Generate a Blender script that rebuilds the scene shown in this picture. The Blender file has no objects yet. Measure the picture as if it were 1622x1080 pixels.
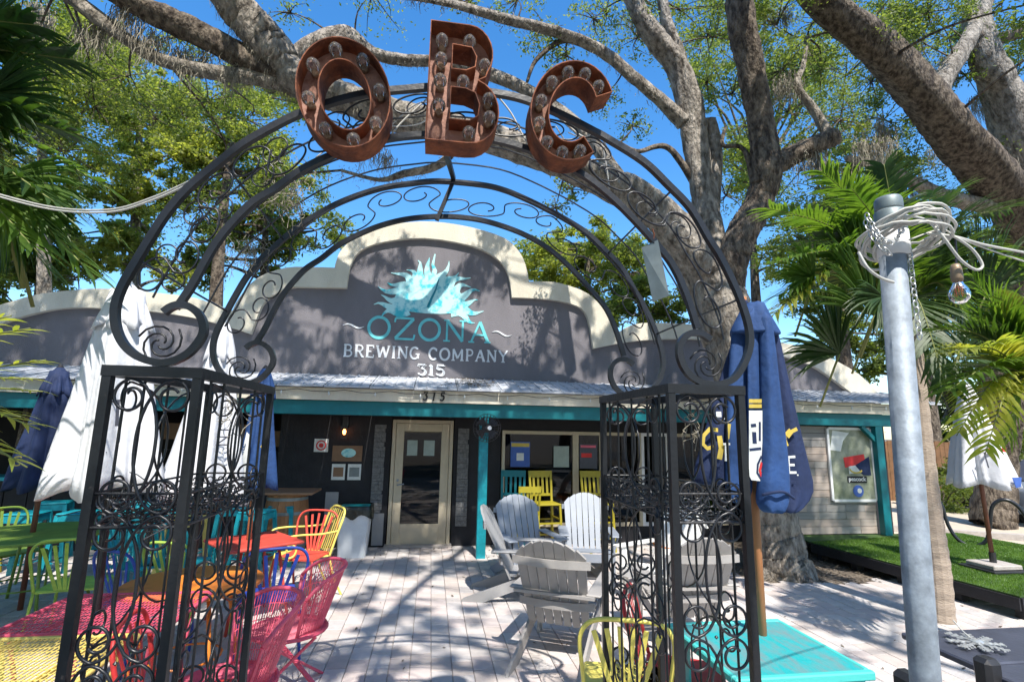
import bpy, math, random
import numpy as np
from math import sin, cos, pi, radians, sqrt, atan2
from mathutils import Vector, Matrix
from mathutils.geometry import tessellate_polygon
random.seed(7); rng = np.random.default_rng(7)
S = bpy.context.scene
C = S.collection

# ------------------------------------------------------------------ camera
F, CX, CY, H = 820., 811., 540., 1.8
yaw, pitch, roll = radians(8.6), radians(9.8), radians(1.05)
fwd = Vector((sin(yaw)*cos(pitch), cos(yaw)*cos(pitch), sin(pitch)))
r0 = Vector((cos(yaw), -sin(yaw), 0)); u0 = r0.cross(fwd)
RT = cos(roll)*r0 + sin(roll)*u0; UP = cos(roll)*u0 - sin(roll)*r0
EYE = Vector((0, 0, H))
cam_d = bpy.data.cameras.new('camera'); cam = bpy.data.objects.new('camera', cam_d); C.objects.link(cam)
cam_d.sensor_width = 36; cam_d.lens = F/1622*36; cam_d.clip_end = 2000; cam_d.clip_start = .05
m = Matrix.Identity(4)
for i in range(3):
    m[i][0] = RT[i]; m[i][1] = UP[i]; m[i][2] = -fwd[i]; m[i][3] = EYE[i]
cam.matrix_world = m
S.camera = cam

# ------------------------------------------------------------------ sky, sun, exposure
SUN = Vector((-.11, .67, -1)).normalized()          # direction the light travels
W = bpy.data.worlds.new('World'); S.world = W; W.use_nodes = True
nt = W.node_tree; bg = nt.nodes['Background']
sk = nt.nodes.new('ShaderNodeTexSky'); sk.sky_type = 'NISHITA'; sk.sun_disc = False
sk.sun_elevation = math.asin(-SUN.z); sk.sun_rotation = atan2(-SUN.x, -SUN.y)
sk.air_density = 1.0; sk.dust_density = .5; sk.ozone_density = 1.6
hs_ = nt.nodes.new('ShaderNodeHueSaturation'); hs_.inputs['Saturation'].default_value = 1.35; hs_.inputs['Value'].default_value = 1.1
nt.links.new(sk.outputs[0], hs_.inputs['Color']); nt.links.new(hs_.outputs[0], bg.inputs[0]); bg.inputs[1].default_value = .15
sd = bpy.data.lights.new('sun', 'SUN'); sd.energy = 3.9; sd.angle = radians(.6); sd.color = (1, .95, .87)
so = bpy.data.objects.new('sun', sd); C.objects.link(so); so.rotation_euler = SUN.to_track_quat('-Z', 'Y').to_euler()
S.view_settings.view_transform = 'Standard'; S.view_settings.look = 'None'
S.view_settings.gamma = 1; S.view_settings.exposure = .90; S.view_settings.use_curve_mapping = False

# ------------------------------------------------------------------ helpers
def ray(px, py): return fwd + RT*((px-CX)/F) + UP*((CY-py)/F)
def PY(px, py, Y): d = ray(px, py); return EYE + d*(Y/d.y)
def PZ(px, py, Z=0.): d = ray(px, py); return EYE + d*((Z-H)/d.z)
def spx(w, P): return w/F*max(.5, (Vector(P)-EYE).dot(fwd))      # photo pixels -> metres at a place

def catmull(pts, n=6, closed=False):
    pts = [Vector(p) for p in pts]; out = []; N = len(pts)
    rngk = range(N if closed else N-1)
    for i in rngk:
        if closed: a, b, c, d = pts[i-1], pts[i], pts[(i+1) % N], pts[(i+2) % N]
        else: a, b, c, d = pts[max(i-1, 0)], pts[i], pts[i+1], pts[min(i+2, N-1)]
        for k in range(n):
            t = k/n
            out.append(.5*((2*b)+(c-a)*t+(2*a-5*b+4*c-d)*t*t+(3*b-a-3*c+d)*t**3))
    if not closed: out.append(pts[-1])
    return out

class MB:
    def __init__(s): s.v = []; s.f = []; s.M = None
    def add(s, vs, fs):
        o = len(s.v)
        if s.M is not None: vs = [s.M @ Vector(v) for v in vs]
        s.v += [tuple(v) for v in vs]; s.f += [tuple(i+o for i in f) for f in fs]
    def box(s, x0, x1, y0, y1, z0, z1, c=0):
        s.add([(x0,y0,z0),(x1,y0,z0),(x1,y1,z0),(x0,y1,z0),(x0,y0,z1),(x1,y0,z1),(x1,y1,z1),(x0,y1,z1)],
              [(0,3,2,1),(4,5,6,7),(0,1,5,4),(1,2,6,5),(2,3,7,6),(3,0,4,7)])
    def beam(s, p, q, w, h, up=(0,0,1)):
        p, q = Vector(p), Vector(q); d = (q-p).normalized(); up = Vector(up)
        if abs(d.dot(up)) > .98: up = Vector((0,1,0)) if abs(d.y) < .9 else Vector((1,0,0))
        a = d.cross(up).normalized()*(w/2); b = a.cross(d).normalized()*(h/2)
        vs = [p-a-b, p+a-b, p+a+b, p-a+b, q-a-b, q+a-b, q+a+b, q-a+b]
        s.add(vs, [(0,1,2,3),(4,7,6,5),(0,4,5,1),(1,5,6,2),(2,6,7,3),(3,7,4,0)])
    def tube(s, pts, r, n=6, closed=False, cap=True, square=False, rough=0., seed=0):
        pts = [Vector(p) for p in pts]; N = len(pts)
        if N < 2: return
        R = list(r) if hasattr(r, '__len__') else [r]*N
        vs = []; prev = None
        for i, p in enumerate(pts):
            if closed: t = pts[(i+1) % N]-pts[i-1]
            else: t = pts[min(i+1, N-1)]-pts[max(i-1, 0)]
            if t.length < 1e-9: t = Vector((0,0,1))
            t.normalize()
            if prev is None:
                a = Vector((0,1,0)) if abs(t.y) < .9 else Vector((1,0,0))
                a = (a - t*a.dot(t)).normalized()
            else:
                a = prev - t*prev.dot(t)
                a = a.normalized() if a.length > 1e-6 else Vector((1,0,0))
            prev = a; b = t.cross(a)
            for k in range(n):
                th = 2*pi*k/n + (pi/4 if square else 0)
                rr = R[i]*(1.41 if square else 1)
                if rough:
                    rr *= 1 + rough*(sin(3*th+i*.16+seed)*.6 + sin(7*th-i*.22+seed*2)*.35 + sin(i*.31+seed)*.25 + random.uniform(-.5,.5)*.45)
                vs.append(p + a*(cos(th)*rr) + b*(sin(th)*rr))
        fs = []
        for i in range(N if closed else N-1):
            j = (i+1) % N
            for k in range(n):
                l = (k+1) % n
                fs.append((i*n+k, i*n+l, j*n+l, j*n+k))
        if cap and not closed:
            fs.append(tuple(range(n))[::-1]); fs.append(tuple((N-1)*n+k for k in range(n)))
        s.add(vs, fs)
    def lathe(s, prof, n=16, c=(0,0,0), fn=None):
        vs = []; 
        for i, (r, z) in enumerate(prof):
            for k in range(n):
                th = 2*pi*k/n; rr = r*(fn(th, i/(len(prof)-1)) if fn else 1)
                vs.append((c[0]+cos(th)*rr, c[1]+sin(th)*rr, c[2]+z))
        fs = [(i*n+k, i*n+(k+1) % n, (i+1)*n+(k+1) % n, (i+1)*n+k) for i in range(len(prof)-1) for k in range(n)]
        fs.append(tuple(range(n))[::-1]); fs.append(tuple((len(prof)-1)*n+k for k in range(n)))
        s.add(vs, fs)
    def poly(s, loops, y0, y1):
        """extrude 2-D loops (x, z) (first outer, others holes) from y0 to y1"""
        flat = [p for l in loops for p in l]
        tris = tessellate_polygon([[Vector((p[0], p[1], 0)) for p in l] for l in loops])
        n = len(flat)
        vs = [(p[0], y0, p[1]) for p in flat]+[(p[0], y1, p[1]) for p in flat]
        fs = [tuple(t) for t in tris]+[tuple(i+n for i in t)[::-1] for t in tris]
        o = 0
        for l in loops:
            k = len(l)
            for i in range(k):
                a, b = o+i, o+(i+1) % k
                fs.append((a, b, b+n, a+n))
            o += k
        s.add(vs, fs)
    def build(s, name, mat=None, parent=None, smooth=False, bevel=0):
        me = bpy.data.meshes.new(name); me.from_pydata(s.v, [], s.f); me.update()
        if mat: me.materials.append(mat)
        if smooth: me.polygons.foreach_set('use_smooth', [True]*len(me.polygons))
        o = bpy.data.objects.new(name, me); C.objects.link(o)
        if parent: o.parent = parent
        if bevel:
            b = o.modifiers.new('bevel', 'BEVEL'); b.width = bevel; b.segments = 1; b.limit_method = 'ANGLE'
        return o

def tag(o, label=None, cat=None, group=None, kind=None):
    if label: o['label'] = label
    if cat: o['category'] = cat
    if group: o['group'] = group
    if kind: o['kind'] = kind
    return o
def thing(name, label, cat, loc=(0,0,0), rz=0, group=None, kind=None):
    o = bpy.data.objects.new(name, None); C.objects.link(o); o.location = loc; o.rotation_euler = (0, 0, rz)
    o.empty_display_size = .1
    return tag(o, label, cat, group, kind)
KIDS = {}
def copy_tree(o, parent=None):
    c = o.copy(); C.objects.link(c)
    if parent: c.parent = parent
    for ch in [x for x in C.objects if x.parent == o]: copy_tree(ch, c)
    return c
def dup(o, loc, rz, label, mat=None, group=None, scale=None):
    kids = [x for x in C.objects if x.parent == o]
    c = o.copy(); C.objects.link(c); c.location = loc; c.rotation_euler = (0, 0, rz)
    if scale: c.scale = (scale,)*3
    c['label'] = label
    if group: c['group'] = group
    for k in kids:
        g = copy_tree(k, c)
        if mat:
            g.data = remat(g.data, mat)
            for q in [x for x in C.objects if x.parent == g]:
                q.data = remat(q.data, mat)
    return c
REM = {}
def remat(me, mat):
    key = (me.name, mat.name)
    if key not in REM:
        n = me.copy(); n.materials.clear(); n.materials.append(mat); REM[key] = n
    return REM[key]

def pmat(name, col, rough=.6, metal=0., var=.15, scale=8., bump=0., bscale=40., col2=None, trans=0., spec=.5, stretch=None, coords='Object', fac2=(.45,.6), coat=0.):
    """principled material with noise in colour between col and a variation, plus fine relief"""
    m = bpy.data.materials.new(name); m.use_nodes = True
    nt = m.node_tree; b = nt.nodes['Principled BSDF']
    b.inputs['Roughness'].default_value = rough; b.inputs['Metallic'].default_value = metal
    b.inputs['Specular IOR Level'].default_value = spec
    if coat: b.inputs['Coat Weight'].default_value = coat
    tc = nt.nodes.new('ShaderNodeTexCoord'); mp = nt.nodes.new('ShaderNodeMapping')
    nt.links.new(tc.outputs[coords], mp.inputs[0])
    if stretch: mp.inputs['Scale'].default_value = stretch
    no = nt.nodes.new('ShaderNodeTexNoise'); no.inputs['Scale'].default_value = scale; no.inputs['Detail'].default_value = 6; no.inputs['Roughness'].default_value = .65
    nt.links.new(mp.outputs[0], no.inputs['Vector'])
    rp = nt.nodes.new('ShaderNodeValToRGB')
    c = Vector(col)
    if col2 is None:
        rp.color_ramp.elements[0].color = (*(c*(1-var)), 1); rp.color_ramp.elements[1].color = (*[min(1, x*(1+var)) for x in c], 1)
        rp.color_ramp.elements[0].position = .3; rp.color_ramp.elements[1].position = .7
    else:
        rp.color_ramp.elements[0].color = (*c, 1); rp.color_ramp.elements[1].color = (*col2, 1)
        rp.color_ramp.elements[0].position = fac2[0]; rp.color_ramp.elements[1].position = fac2[1]
    nt.links.new(no.outputs[0], rp.inputs[0]); nt.links.new(rp.outputs[0], b.inputs['Base Color'])
    if bump:
        n2 = nt.nodes.new('ShaderNodeTexNoise'); n2.inputs['Scale'].default_value = bscale; n2.inputs['Detail'].default_value = 8
        nt.links.new(mp.outputs[0], n2.inputs['Vector'])
        bp = nt.nodes.new('ShaderNodeBump'); bp.inputs['Strength'].default_value = bump; bp.inputs['Distance'].default_value = .02 if bump < .95 else .07
        nt.links.new(n2.outputs[0], bp.inputs['Height']); nt.links.new(bp.outputs[0], b.inputs['Normal'])
    return m
def leafmat(name, c1, c2, tr=.5):
    m = bpy.data.materials.new(name); m.use_nodes = True; nt = m.node_tree
    b = nt.nodes['Principled BSDF']; b.inputs['Roughness'].default_value = .45; b.inputs['Specular IOR Level'].default_value = .4
    tc = nt.nodes.new('ShaderNodeTexCoord')
    no = nt.nodes.new('ShaderNodeTexNoise'); no.inputs['Scale'].default_value = 2.5; no.inputs['Detail'].default_value = 8; no.inputs['Roughness'].default_value = .8
    nt.links.new(tc.outputs['Object'], no.inputs['Vector'])
    rp = nt.nodes.new('ShaderNodeValToRGB'); rp.color_ramp.elements[0].color = (*c1, 1); rp.color_ramp.elements[1].color = (*c2, 1)
    rp.color_ramp.elements[0].position = .38; rp.color_ramp.elements[1].position = .62
    nt.links.new(no.outputs[0], rp.inputs[0]); nt.links.new(rp.outputs[0], b.inputs['Base Color'])
    t = nt.nodes.new('ShaderNodeBsdfTranslucent'); hs = nt.nodes.new('ShaderNodeMix'); hs.data_type = 'RGBA'; hs.blend_type = 'MULTIPLY'
    hs.inputs[0].default_value = 1; hs.inputs[7].default_value = (1.9, 1.9, .7, 1)
    nt.links.new(rp.outputs[0], hs.inputs[6]); nt.links.new(hs.outputs[2], t.inputs[0])
    mx = nt.nodes.new('ShaderNodeMixShader'); mx.inputs[0].default_value = tr
    nt.links.new(b.outputs[0], mx.inputs[1]); nt.links.new(t.outputs[0], mx.inputs[2]); nt.links.new(mx.outputs[0], nt.nodes['Material Output'].inputs[0])
    return m
def glassmat(name, tint=(.02,.03,.03), rough=.03, alpha=1.):
    m = bpy.data.materials.new(name); m.use_nodes = True; nt = m.node_tree
    g = nt.nodes.new('ShaderNodeBsdfGlossy'); g.inputs[0].default_value = (1,1,1,1); g.inputs['Roughness'].default_value = rough
    t = nt.nodes.new('ShaderNodeBsdfTransparent'); t.inputs[0].default_value = (*tint, 1)
    f = nt.nodes.new('ShaderNodeFresnel'); f.inputs[0].default_value = 1.5
    mx = nt.nodes.new('ShaderNodeMixShader')
    nt.links.new(f.outputs[0], mx.inputs[0]); nt.links.new(t.outputs[0], mx.inputs[1]); nt.links.new(g.outputs[0], mx.inputs[2])
    out = mx
    if alpha < 1:
        d = nt.nodes.new('ShaderNodeBsdfDiffuse'); d.inputs[0].default_value = (.66,.60,.56,1); m2 = nt.nodes.new('ShaderNodeMixShader'); m2.inputs[0].default_value = alpha
        nt.links.new(mx.outputs[0], m2.inputs[1]); nt.links.new(d.outputs[0], m2.inputs[2]); out = m2
    nt.links.new(out.outputs[0], nt.nodes['Material Output'].inputs[0])
    return m

M = dict(
 iron=pmat('black_iron', (.012,.013,.018), .36, 0, .3, 12, .08, 40, spec=.6),
 ironworn=pmat('worn_black_iron', (.010,.011,.014), .42, 0, col2=(.16,.12,.10), scale=14, fac2=(.66,.80), bump=.12, bscale=40),
 rust=pmat('rusty_steel', (.085,.026,.014), .8, .1, col2=(.30,.095,.038), scale=11, fac2=(.36,.62), bump=.35, bscale=45),
 rustin=pmat('dusty_pink_rust', (.40,.22,.17), .85, 0, col2=(.17,.06,.035), scale=13, fac2=(.50,.68), bump=.3, bscale=60),
 galv=pmat('galvanised_steel', (.27,.31,.36), .62, .3, .30, 26, .08, 90),
 cable=pmat('pale_cable', (.55,.54,.50), .5, 0, .1, 20), chain=pmat('zinc_chain', (.6,.6,.58), .35, .8, .1, 20),
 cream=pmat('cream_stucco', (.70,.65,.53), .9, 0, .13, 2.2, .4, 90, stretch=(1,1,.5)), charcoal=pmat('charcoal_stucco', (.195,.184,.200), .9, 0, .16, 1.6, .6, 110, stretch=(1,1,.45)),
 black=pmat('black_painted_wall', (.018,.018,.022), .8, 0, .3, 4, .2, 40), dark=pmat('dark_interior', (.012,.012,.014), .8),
 tealp=pmat('teal_beam_paint', (.0,.16,.19), .5, 0, .12, 5, .1, 50), roofm=pmat('weathered_white_roofing', (.52,.54,.58), .55, 0, col2=(.27,.29,.33), scale=5, fac2=(.48,.66), bump=.3, bscale=20, stretch=(.6,2,1)),
 doorc=pmat('beige_door_frame', (.50,.43,.31), .5, 0, .06, 6), white=pmat('white_paint', (.78,.78,.78), .5, 0, .04, 6),
 stone=pmat('grey_stone_veneer', (.16,.16,.16), .85, 0, .35, 22, .8, 30), 
 bark=pmat('oak_bark', (.045,.032,.023), .95, 0, col2=(.25,.20,.15), scale=13, fac2=(.40,.66), bump=1., bscale=26, stretch=(1,1,.45)),
 barkp=pmat('pale_oak_bark', (.095,.078,.060), .95, 0, col2=(.44,.39,.33), scale=11, fac2=(.36,.64), bump=1., bscale=28, stretch=(1,1,.45)),
 moss=pmat('spanish_moss', (.30,.27,.21), .95, 0, .3, 20),
 leaf=leafmat('oak_leaves', (.07,.105,.03), (.22,.26,.09), .6), leafb=leafmat('bright_leaves', (.11,.155,.045), (.36,.38,.13), .62),
 leafd=leafmat('deep_green_leaves', (.055,.09,.028), (.18,.22,.07), .58),
 palm=leafmat('palm_leaflets', (.05,.11,.02), (.13,.21,.04), .45), palmy=leafmat('yellow_green_palm_leaflets', (.14,.22,.03), (.36,.36,.10), .5),  # palmy is a paler, yellow-green leaf colour
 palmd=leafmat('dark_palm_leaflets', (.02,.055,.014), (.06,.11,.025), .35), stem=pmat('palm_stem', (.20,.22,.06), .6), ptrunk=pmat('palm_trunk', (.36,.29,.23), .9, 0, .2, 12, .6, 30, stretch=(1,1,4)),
 ground=pmat('sandy_soil', (.15,.12,.09), .95, 0, .25, 3, .5, 30), joint=pmat('joint_sand', (.34,.30,.28), .95, 0, .2, 10),
 mulch=pmat('leaf_mulch', (.16,.12,.09), .95, 0, col2=(.36,.30,.23), scale=30, fac2=(.4,.6), bump=1, bscale=60),
 turf=pmat('turf_backing', (.05,.10,.02), .9, 0, .2, 20), grass=leafmat('turf_blades', (.07,.15,.02), (.15,.26,.04), .3),
 wood=pmat('umbrella_pole_wood', (.36,.15,.06), .5, 0, .2, 10, stretch=(1,1,.2)), woodr=pmat('dark_red_pole_wood', (.17,.06,.035), .5, 0, .2, 10),
 navy=pmat('navy_canvas', (.011,.024,.08), .8, 0, .3, 4, .3, 26), blue=pmat('royal_blue_canvas', (.017,.060,.19), .8, 0, .3, 4, .3, 26), canvas=pmat('white_canvas', (.66,.67,.71), .85, 0, .07, 3, .3, 22),
 ylw=pmat('yellow_enamel', (.76,.60,.17), .4, 0, .08, 8), ylw2=pmat('pale_yellow_enamel', (.82,.70,.15), .4, 0, .08, 8), amber=pmat('amber_yellow_paint', (.36,.30,.02), .45, 0, .1, 8),
 red=pmat('red_enamel', (.55,.035,.035), .5, 0, .3, 12), pink=pmat('faded_red_enamel', (.70,.10,.17), .4, 0, .14, 8), coral=pmat('coral_paint', (.60,.075,.05), .5, 0, .28, 7),
 orange=pmat('orange_paint', (.74,.23,.03), .45, 0, col2=(.34,.10,.03), scale=3.5, fac2=(.5,.65)), lime=pmat('lime_green_enamel', (.36,.52,.08), .45, 0, .28, 14), green=pmat('olive_green_enamel', (.20,.30,.05), .45, 0, .25, 6),
 teal=pmat('teal_enamel', (.005,.25,.31), .5, 0, .3, 12), cobalt=pmat('cobalt_blue_enamel', (.02,.06,.34), .5, 0, .3, 12),
 tealw=pmat('worn_teal_paint', (.02,.38,.40), .45, 0, col2=(.17,.27,.28), scale=4.2, fac2=(.42,.66), bump=.15, bscale=30, stretch=(3.5,1,1)), tealedge=pmat('teal_edge_paint', (.07,.50,.47), .5, 0, col2=(.03,.06,.06), scale=16, fac2=(.66,.72), stretch=(.5,1,1)),
 adi=pmat('grey_resin_boards', (.34,.335,.335), .5, 0, .10, 3, .12, 40, stretch=(1,1,.3)), adiw=pmat('whitewashed_boards', (.74,.73,.70), .55, 0, .05, 3), adib=pmat('blue_grey_resin_boards', (.27,.30,.35), .5, 0, .1, 3),
 adit=pmat('taupe_resin_boards', (.36,.34,.325), .5, 0, .10, 3, .1, 40),
 plastic=pmat('black_resin', (.022,.022,.025), .42, 0, .25, 6, .1, 60), slate=pmat('slate_table_top', (.055,.06,.085), .45, 0, .3, 4, .1, 40),
 bulb=glassmat('bulb_glass', (.93,.91,.88), .05, .08), brass=pmat('bulb_socket', (.30,.22,.15), .5, .5), win=glassmat('window_glass', (.28,.32,.32), .02),
 paper=pmat('white_paper', (.72,.74,.72), .8), paperb=pmat('grey_green_paper', (.33,.40,.37), .8), pblue=pmat('blue_poster', (.05,.12,.42), .6), pred=pmat('red_print', (.65,.03,.03), .6),
 sgn=pmat('turquoise_sign_paint', (.05,.52,.62), .7, 0, col2=(.50,.86,.87), scale=4.5, fac2=(.40,.52)), sgnt=pmat('turquoise_lettering', (.16,.62,.66), .7), sgnw=pmat('white_lettering', (.74,.77,.80), .7), sgnd=pmat('deep_teal_paint', (.0,.25,.33), .7),
 gold=pmat('gold_print', (.62,.46,.08), .6), kraft=pmat('brown_board', (.24,.14,.08), .7), barrel=pmat('oak_barrel_wood', (.26,.13,.055), .7, 0, .35, 6, .3, 40, stretch=(1,1,.2)),
 trash=pmat('white_plastic_bin', (.66,.70,.74), .5, 0, .1, 6), bag=pmat('black_bin_liner', (.02,.025,.022), .25, 0, .3, 10, .5, 20),
 tin=pmat('zinc_plate', (.20,.24,.25), .5, .4, .25, 8), concrete=pmat('concrete', (.42,.38,.35), .9, 0, .15, 12, .3, 60), asphalt=pmat('asphalt', (.06,.06,.062), .9, 0, .2, 20), sidewalk=pmat('sandy_sidewalk', (.52,.44,.35), .9, 0, .12, 8),
 carp=pmat('silver_blue_car_paint', (.36,.42,.52), .3, .5, .03, 3, coat=.6), tyre=pmat('tyre_rubber', (.02,.02,.02), .8), fence=pmat('warm_timber_fence', (.20,.10,.045), .85, 0, .3, 6), silver=pmat('silver_foil_snowflake', (.62,.63,.63), .32, .6, .2, 30),
 hub=pmat('dark_fan_metal', (.05,.045,.05), .5, .3, .2, 8),
)
def emis(name, col, st):
    m = bpy.data.materials.new(name); m.use_nodes = True; b = m.node_tree.nodes['Principled BSDF']
    b.inputs['Base Color'].default_value = (*col, 1); b.inputs['Emission Color'].default_value = (*col, 1); b.inputs['Emission Strength'].default_value = st
    return m
M['globe'] = glassmat('clear_globe', (.98,.97,.95), .03)
M['glow'] = emis('lamp_glow', (1, .30, .08), 6); M['filament'] = pmat('copper_filament', (.55,.16,.07), .4, .3)
paverm = [pmat('paver_%s' % n, c, .9, 0, .10, 9, .35, 70) for n, c in (('rose', (.55,.475,.45)), ('buff', (.55,.50,.47)), ('grey', (.49,.46,.45)), ('pale', (.58,.535,.51)), ('tan', (.51,.445,.41)))]
sidm = [pmat('siding_%s' % n, c, .8, 0, .14, 5, .3, 30, stretch=(.15,1,3)) for n, c in (('tan', (.40,.34,.30)), ('grey', (.34,.32,.30)), ('pink', (.44,.36,.31)), ('ash', (.30,.285,.275)))]

# ------------------------------------------------------------------ ground
g = MB(); g.add([(-400,-300,0),(400,-300,0),(400,600,0),(-400,600,0)], [(0,1,2,3)])
tag(g.build('ground', M['ground']), kind='structure')
base = MB(); base.add([(-11,-3,.004),(9.2,-3,.004),(9.2,8.62,.004),(-11,8.62,.004)], [(0,1,2,3)])
patio = tag(base.build('patio_pavement', M['joint']), kind='structure')
PW, PL = .158, .236
cells = []
for i in range(-52, 60):
    off = (i % 2)*.5*PL + ((i*7) % 5)*.013
    for j in range(2, 38):
        x = i*PW; y = j*PL+off
        if y > 8.5 or y < .5: continue
        if 4.05 < x < 6.6 and 6.05+abs(x-5.1)*.25 < y: continue      # tree pit
        cells.append((x, y))
def vis_key(c):
    x, y = c; q = Vector((x, y, 0))-EYE; z = q.dot(fwd)
    if z < .5: return 1e9
    px = CX+F*q.dot(RT)/z; py = CY-F*q.dot(UP)/z
    if 480 < px < 940 and py < 1078: return y
    return 1e6+y
cells.sort(key=vis_key)
protos = []
for k in range(10):
    b = MB(); e = .004
    w, l, h = PW/2-.0022-random.random()*.001, PL/2-.0022-random.random()*.002, .012
    vs = [(-w,-l,-h),(w,-l,-h),(w,l,-h),(-w,l,-h),(-w,-l,-e),(w,-l,-e),(w,l,-e),(-w,l,-e),(-w+e,-l+e,0),(w-e,-l+e,0),(w-e,l-e,0),(-w+e,l-e,0)]
    fs = [(0,1,5,4),(1,2,6,5),(2,3,7,6),(3,0,4,7),(4,5,9,8),(5,6,10,9),(6,7,11,10),(7,4,8,11),(8,9,10,11)]
    me = bpy.data.meshes.new('paver'); me.from_pydata(vs, [], fs); me.materials.append(paverm[k % 5]); protos.append(me)
def tint(i, x, y): return (int(abs(sin(x*12.9+y*78.2))*43758)) % 10
for c in cells[:298]:
    o = bpy.data.objects.new('paver', protos[tint(0, *c)]); C.objects.link(o); o.parent = patio
    o.location = (c[0], c[1], .018+random.uniform(-.0015, .0015)); o.rotation_euler = (random.uniform(-.006,.006), random.uniform(-.006,.006), random.uniform(-.01,.01))
rest = MB(); mi = []
for c in cells[298:]:
    k = tint(0, *c); me = protos[k]; n = len(rest.f)
    z = .018+random.uniform(-.0015, .0015); tx, ty = random.uniform(-.006,.006), random.uniform(-.006,.006)
    rest.add([(v.co.x+c[0], v.co.y+c[1], v.co.z+z+v.co.x*tx+v.co.y*ty) for v in me.vertices], [tuple(p.vertices) for p in me.polygons])
    mi += [k % 5]*(len(rest.f)-n)
ro = rest.build('pavers', None, patio)
for mm in paverm: ro.data.materials.append(mm)
ro.data.polygons.foreach_set('material_index', mi); tag(ro, kind='stuff')
b = MB(); b.add([(8.2,-3,.012),(60,-3,.012),(60,60,.012),(8.2,60,.012)], [(0,1,2,3)])
tag(b.build('sidewalk', M['sidewalk']), kind='structure')
b = MB(); b.add([(11.5,-30,.016),(19,-30,.016),(24,60,.016),(16.5,60,.016)], [(0,1,2,3)])
tag(b.build('road', M['asphalt']), kind='structure')
b = MB(); b.add([(4.0,6.0,.010),(6.7,5.9,.010),(8.6,8.0,.010),(8.2,8.55,.010),(3.9,8.55,.010)], [(0,1,2,3,4)])
tag(b.build('mulch_bed', M['mulch']), kind='structure')
chips = MB()
for _ in range(2600):
    x = random.uniform(3.95,7.6); y = random.uniform(5.95,8.4)
    if x < 4.1+0 and y < 6.1: continue
    if y < 6.05+abs(x-5.1)*.2: continue
    s_ = random.uniform(.012,.035); a = random.uniform(0,pi); dx, dy = cos(a)*s_, sin(a)*s_
    z = random.uniform(.015,.035); t = random.uniform(-.01,.014)
    chips.add([(x-dx,y-dy,z),(x+dy*.5,y-dx*.5,z+.006),(x+dx,y+dy,z+t),(x-dy*.5,y+dx*.5,z+.004)], [(0,1,2,3)])
o = chips.build('leaf_litter', M['mulch']); tag(o, 'dry leaf litter and wood chips scattered round the big oak trunk', 'leaf litter', kind='stuff')

# ------------------------------------------------------------------ building
B = thing('brewery_building', 'long low dark grey building with cream curved parapet and turquoise tree sign', 'building', (0,8.58,0))
BY = 8.58
def bpart(mb, name, mat, parent=B, **k):
    mb.v = [(v[0], v[1]-BY, v[2]) for v in mb.v] if parent == B else mb.v
    return mb.build(name, mat, parent, **k)
def bw(x0, x1, z0, z1, y0=8.58, y1=8.72, name='wall', mat='black'):
    b = MB(); b.box(x0, x1, y0, y1, z0, z1); return bpart(b, name, M[mat])
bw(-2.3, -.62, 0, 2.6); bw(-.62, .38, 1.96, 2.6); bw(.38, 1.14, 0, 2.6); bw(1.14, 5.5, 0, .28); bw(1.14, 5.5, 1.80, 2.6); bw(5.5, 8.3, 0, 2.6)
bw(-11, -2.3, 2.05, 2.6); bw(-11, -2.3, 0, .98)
bw(-11, 8.3, 0, 2.6, 12.5, 12.6, 'back_wall', 'dark'); bw(-11, 8.3, 2.6, 2.7, 8.83, 12.6, 'ceiling', 'dark'); bw(8.2, 8.3, 0, 2.6, 8.72, 12.5, 'side_wall', 'cream')
outer_px = [(-260,640),(-150,545),(-60,500),(0,483),(55,467),(110,460),(167,457),(250,464),(310,472),(368,492),(380,470),(408,440),(453,424),(495,423),(530,424),(533,412),(543,393),(575,368),(632,354),(685,351),(746,360),(799,377),(824,401),(834,425),(838,446),(862,446),(889,449),(933,466),(966,503),(979,527),(1000,515),(1031,511),(1100,514),(1160,523),(1225,540),(1269,549),(1311,565),(1361,593),(1400,632)]
inner_px = [(-225,640),(-120,575),(-50,530),(0,513),(28,503),(83,490),(130,487),(172,489),(240,493),(305,503),(360,517),(397,529),(408,500),(421,476),(457,456),(500,455),(549,456),(555,421),(571,397),(608,383),(673,377),(746,389),(787,409),(805,434),(811,471),(868,474),(913,484),(931,503),(940,552),(985,543),(1031,538),(1100,537),(1160,543),(1225,560),(1283,577),(1325,604),(1368,637)]
YT = 8.50
def sm2(pl, sharp):
    P = [PY(x, y, YT) for x, y in pl]; out = []
    seg = []; 
    for i, p in enumerate(P):
        seg.append(p)
        if pl[i] in sharp and len(seg) > 1:
            out += catmull(seg, 3)[:-1]; seg = [p]
    out += catmull(seg, 3)
    return [(q.x, q.z) for q in out]
outer = sm2(outer_px, [(368,492),(530,424),(838,446),(979,527)])
inner = sm2(inner_px, [(397,529),(549,456),(811,471),(940,552)])
b = MB(); b.poly([outer + inner[::-1]], 8.50, 8.585); bpart(b, 'parapet_trim', M['cream'])
b = MB(); full = [(outer[0][0], 2.5)] + [(x*1.0, z-.006) for x, z in outer[1:-1]] + [(outer[-1][0], 2.5)]
b.poly([full], 8.58, 8.83); bpart(b, 'parapet', M['charcoal'])
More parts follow.
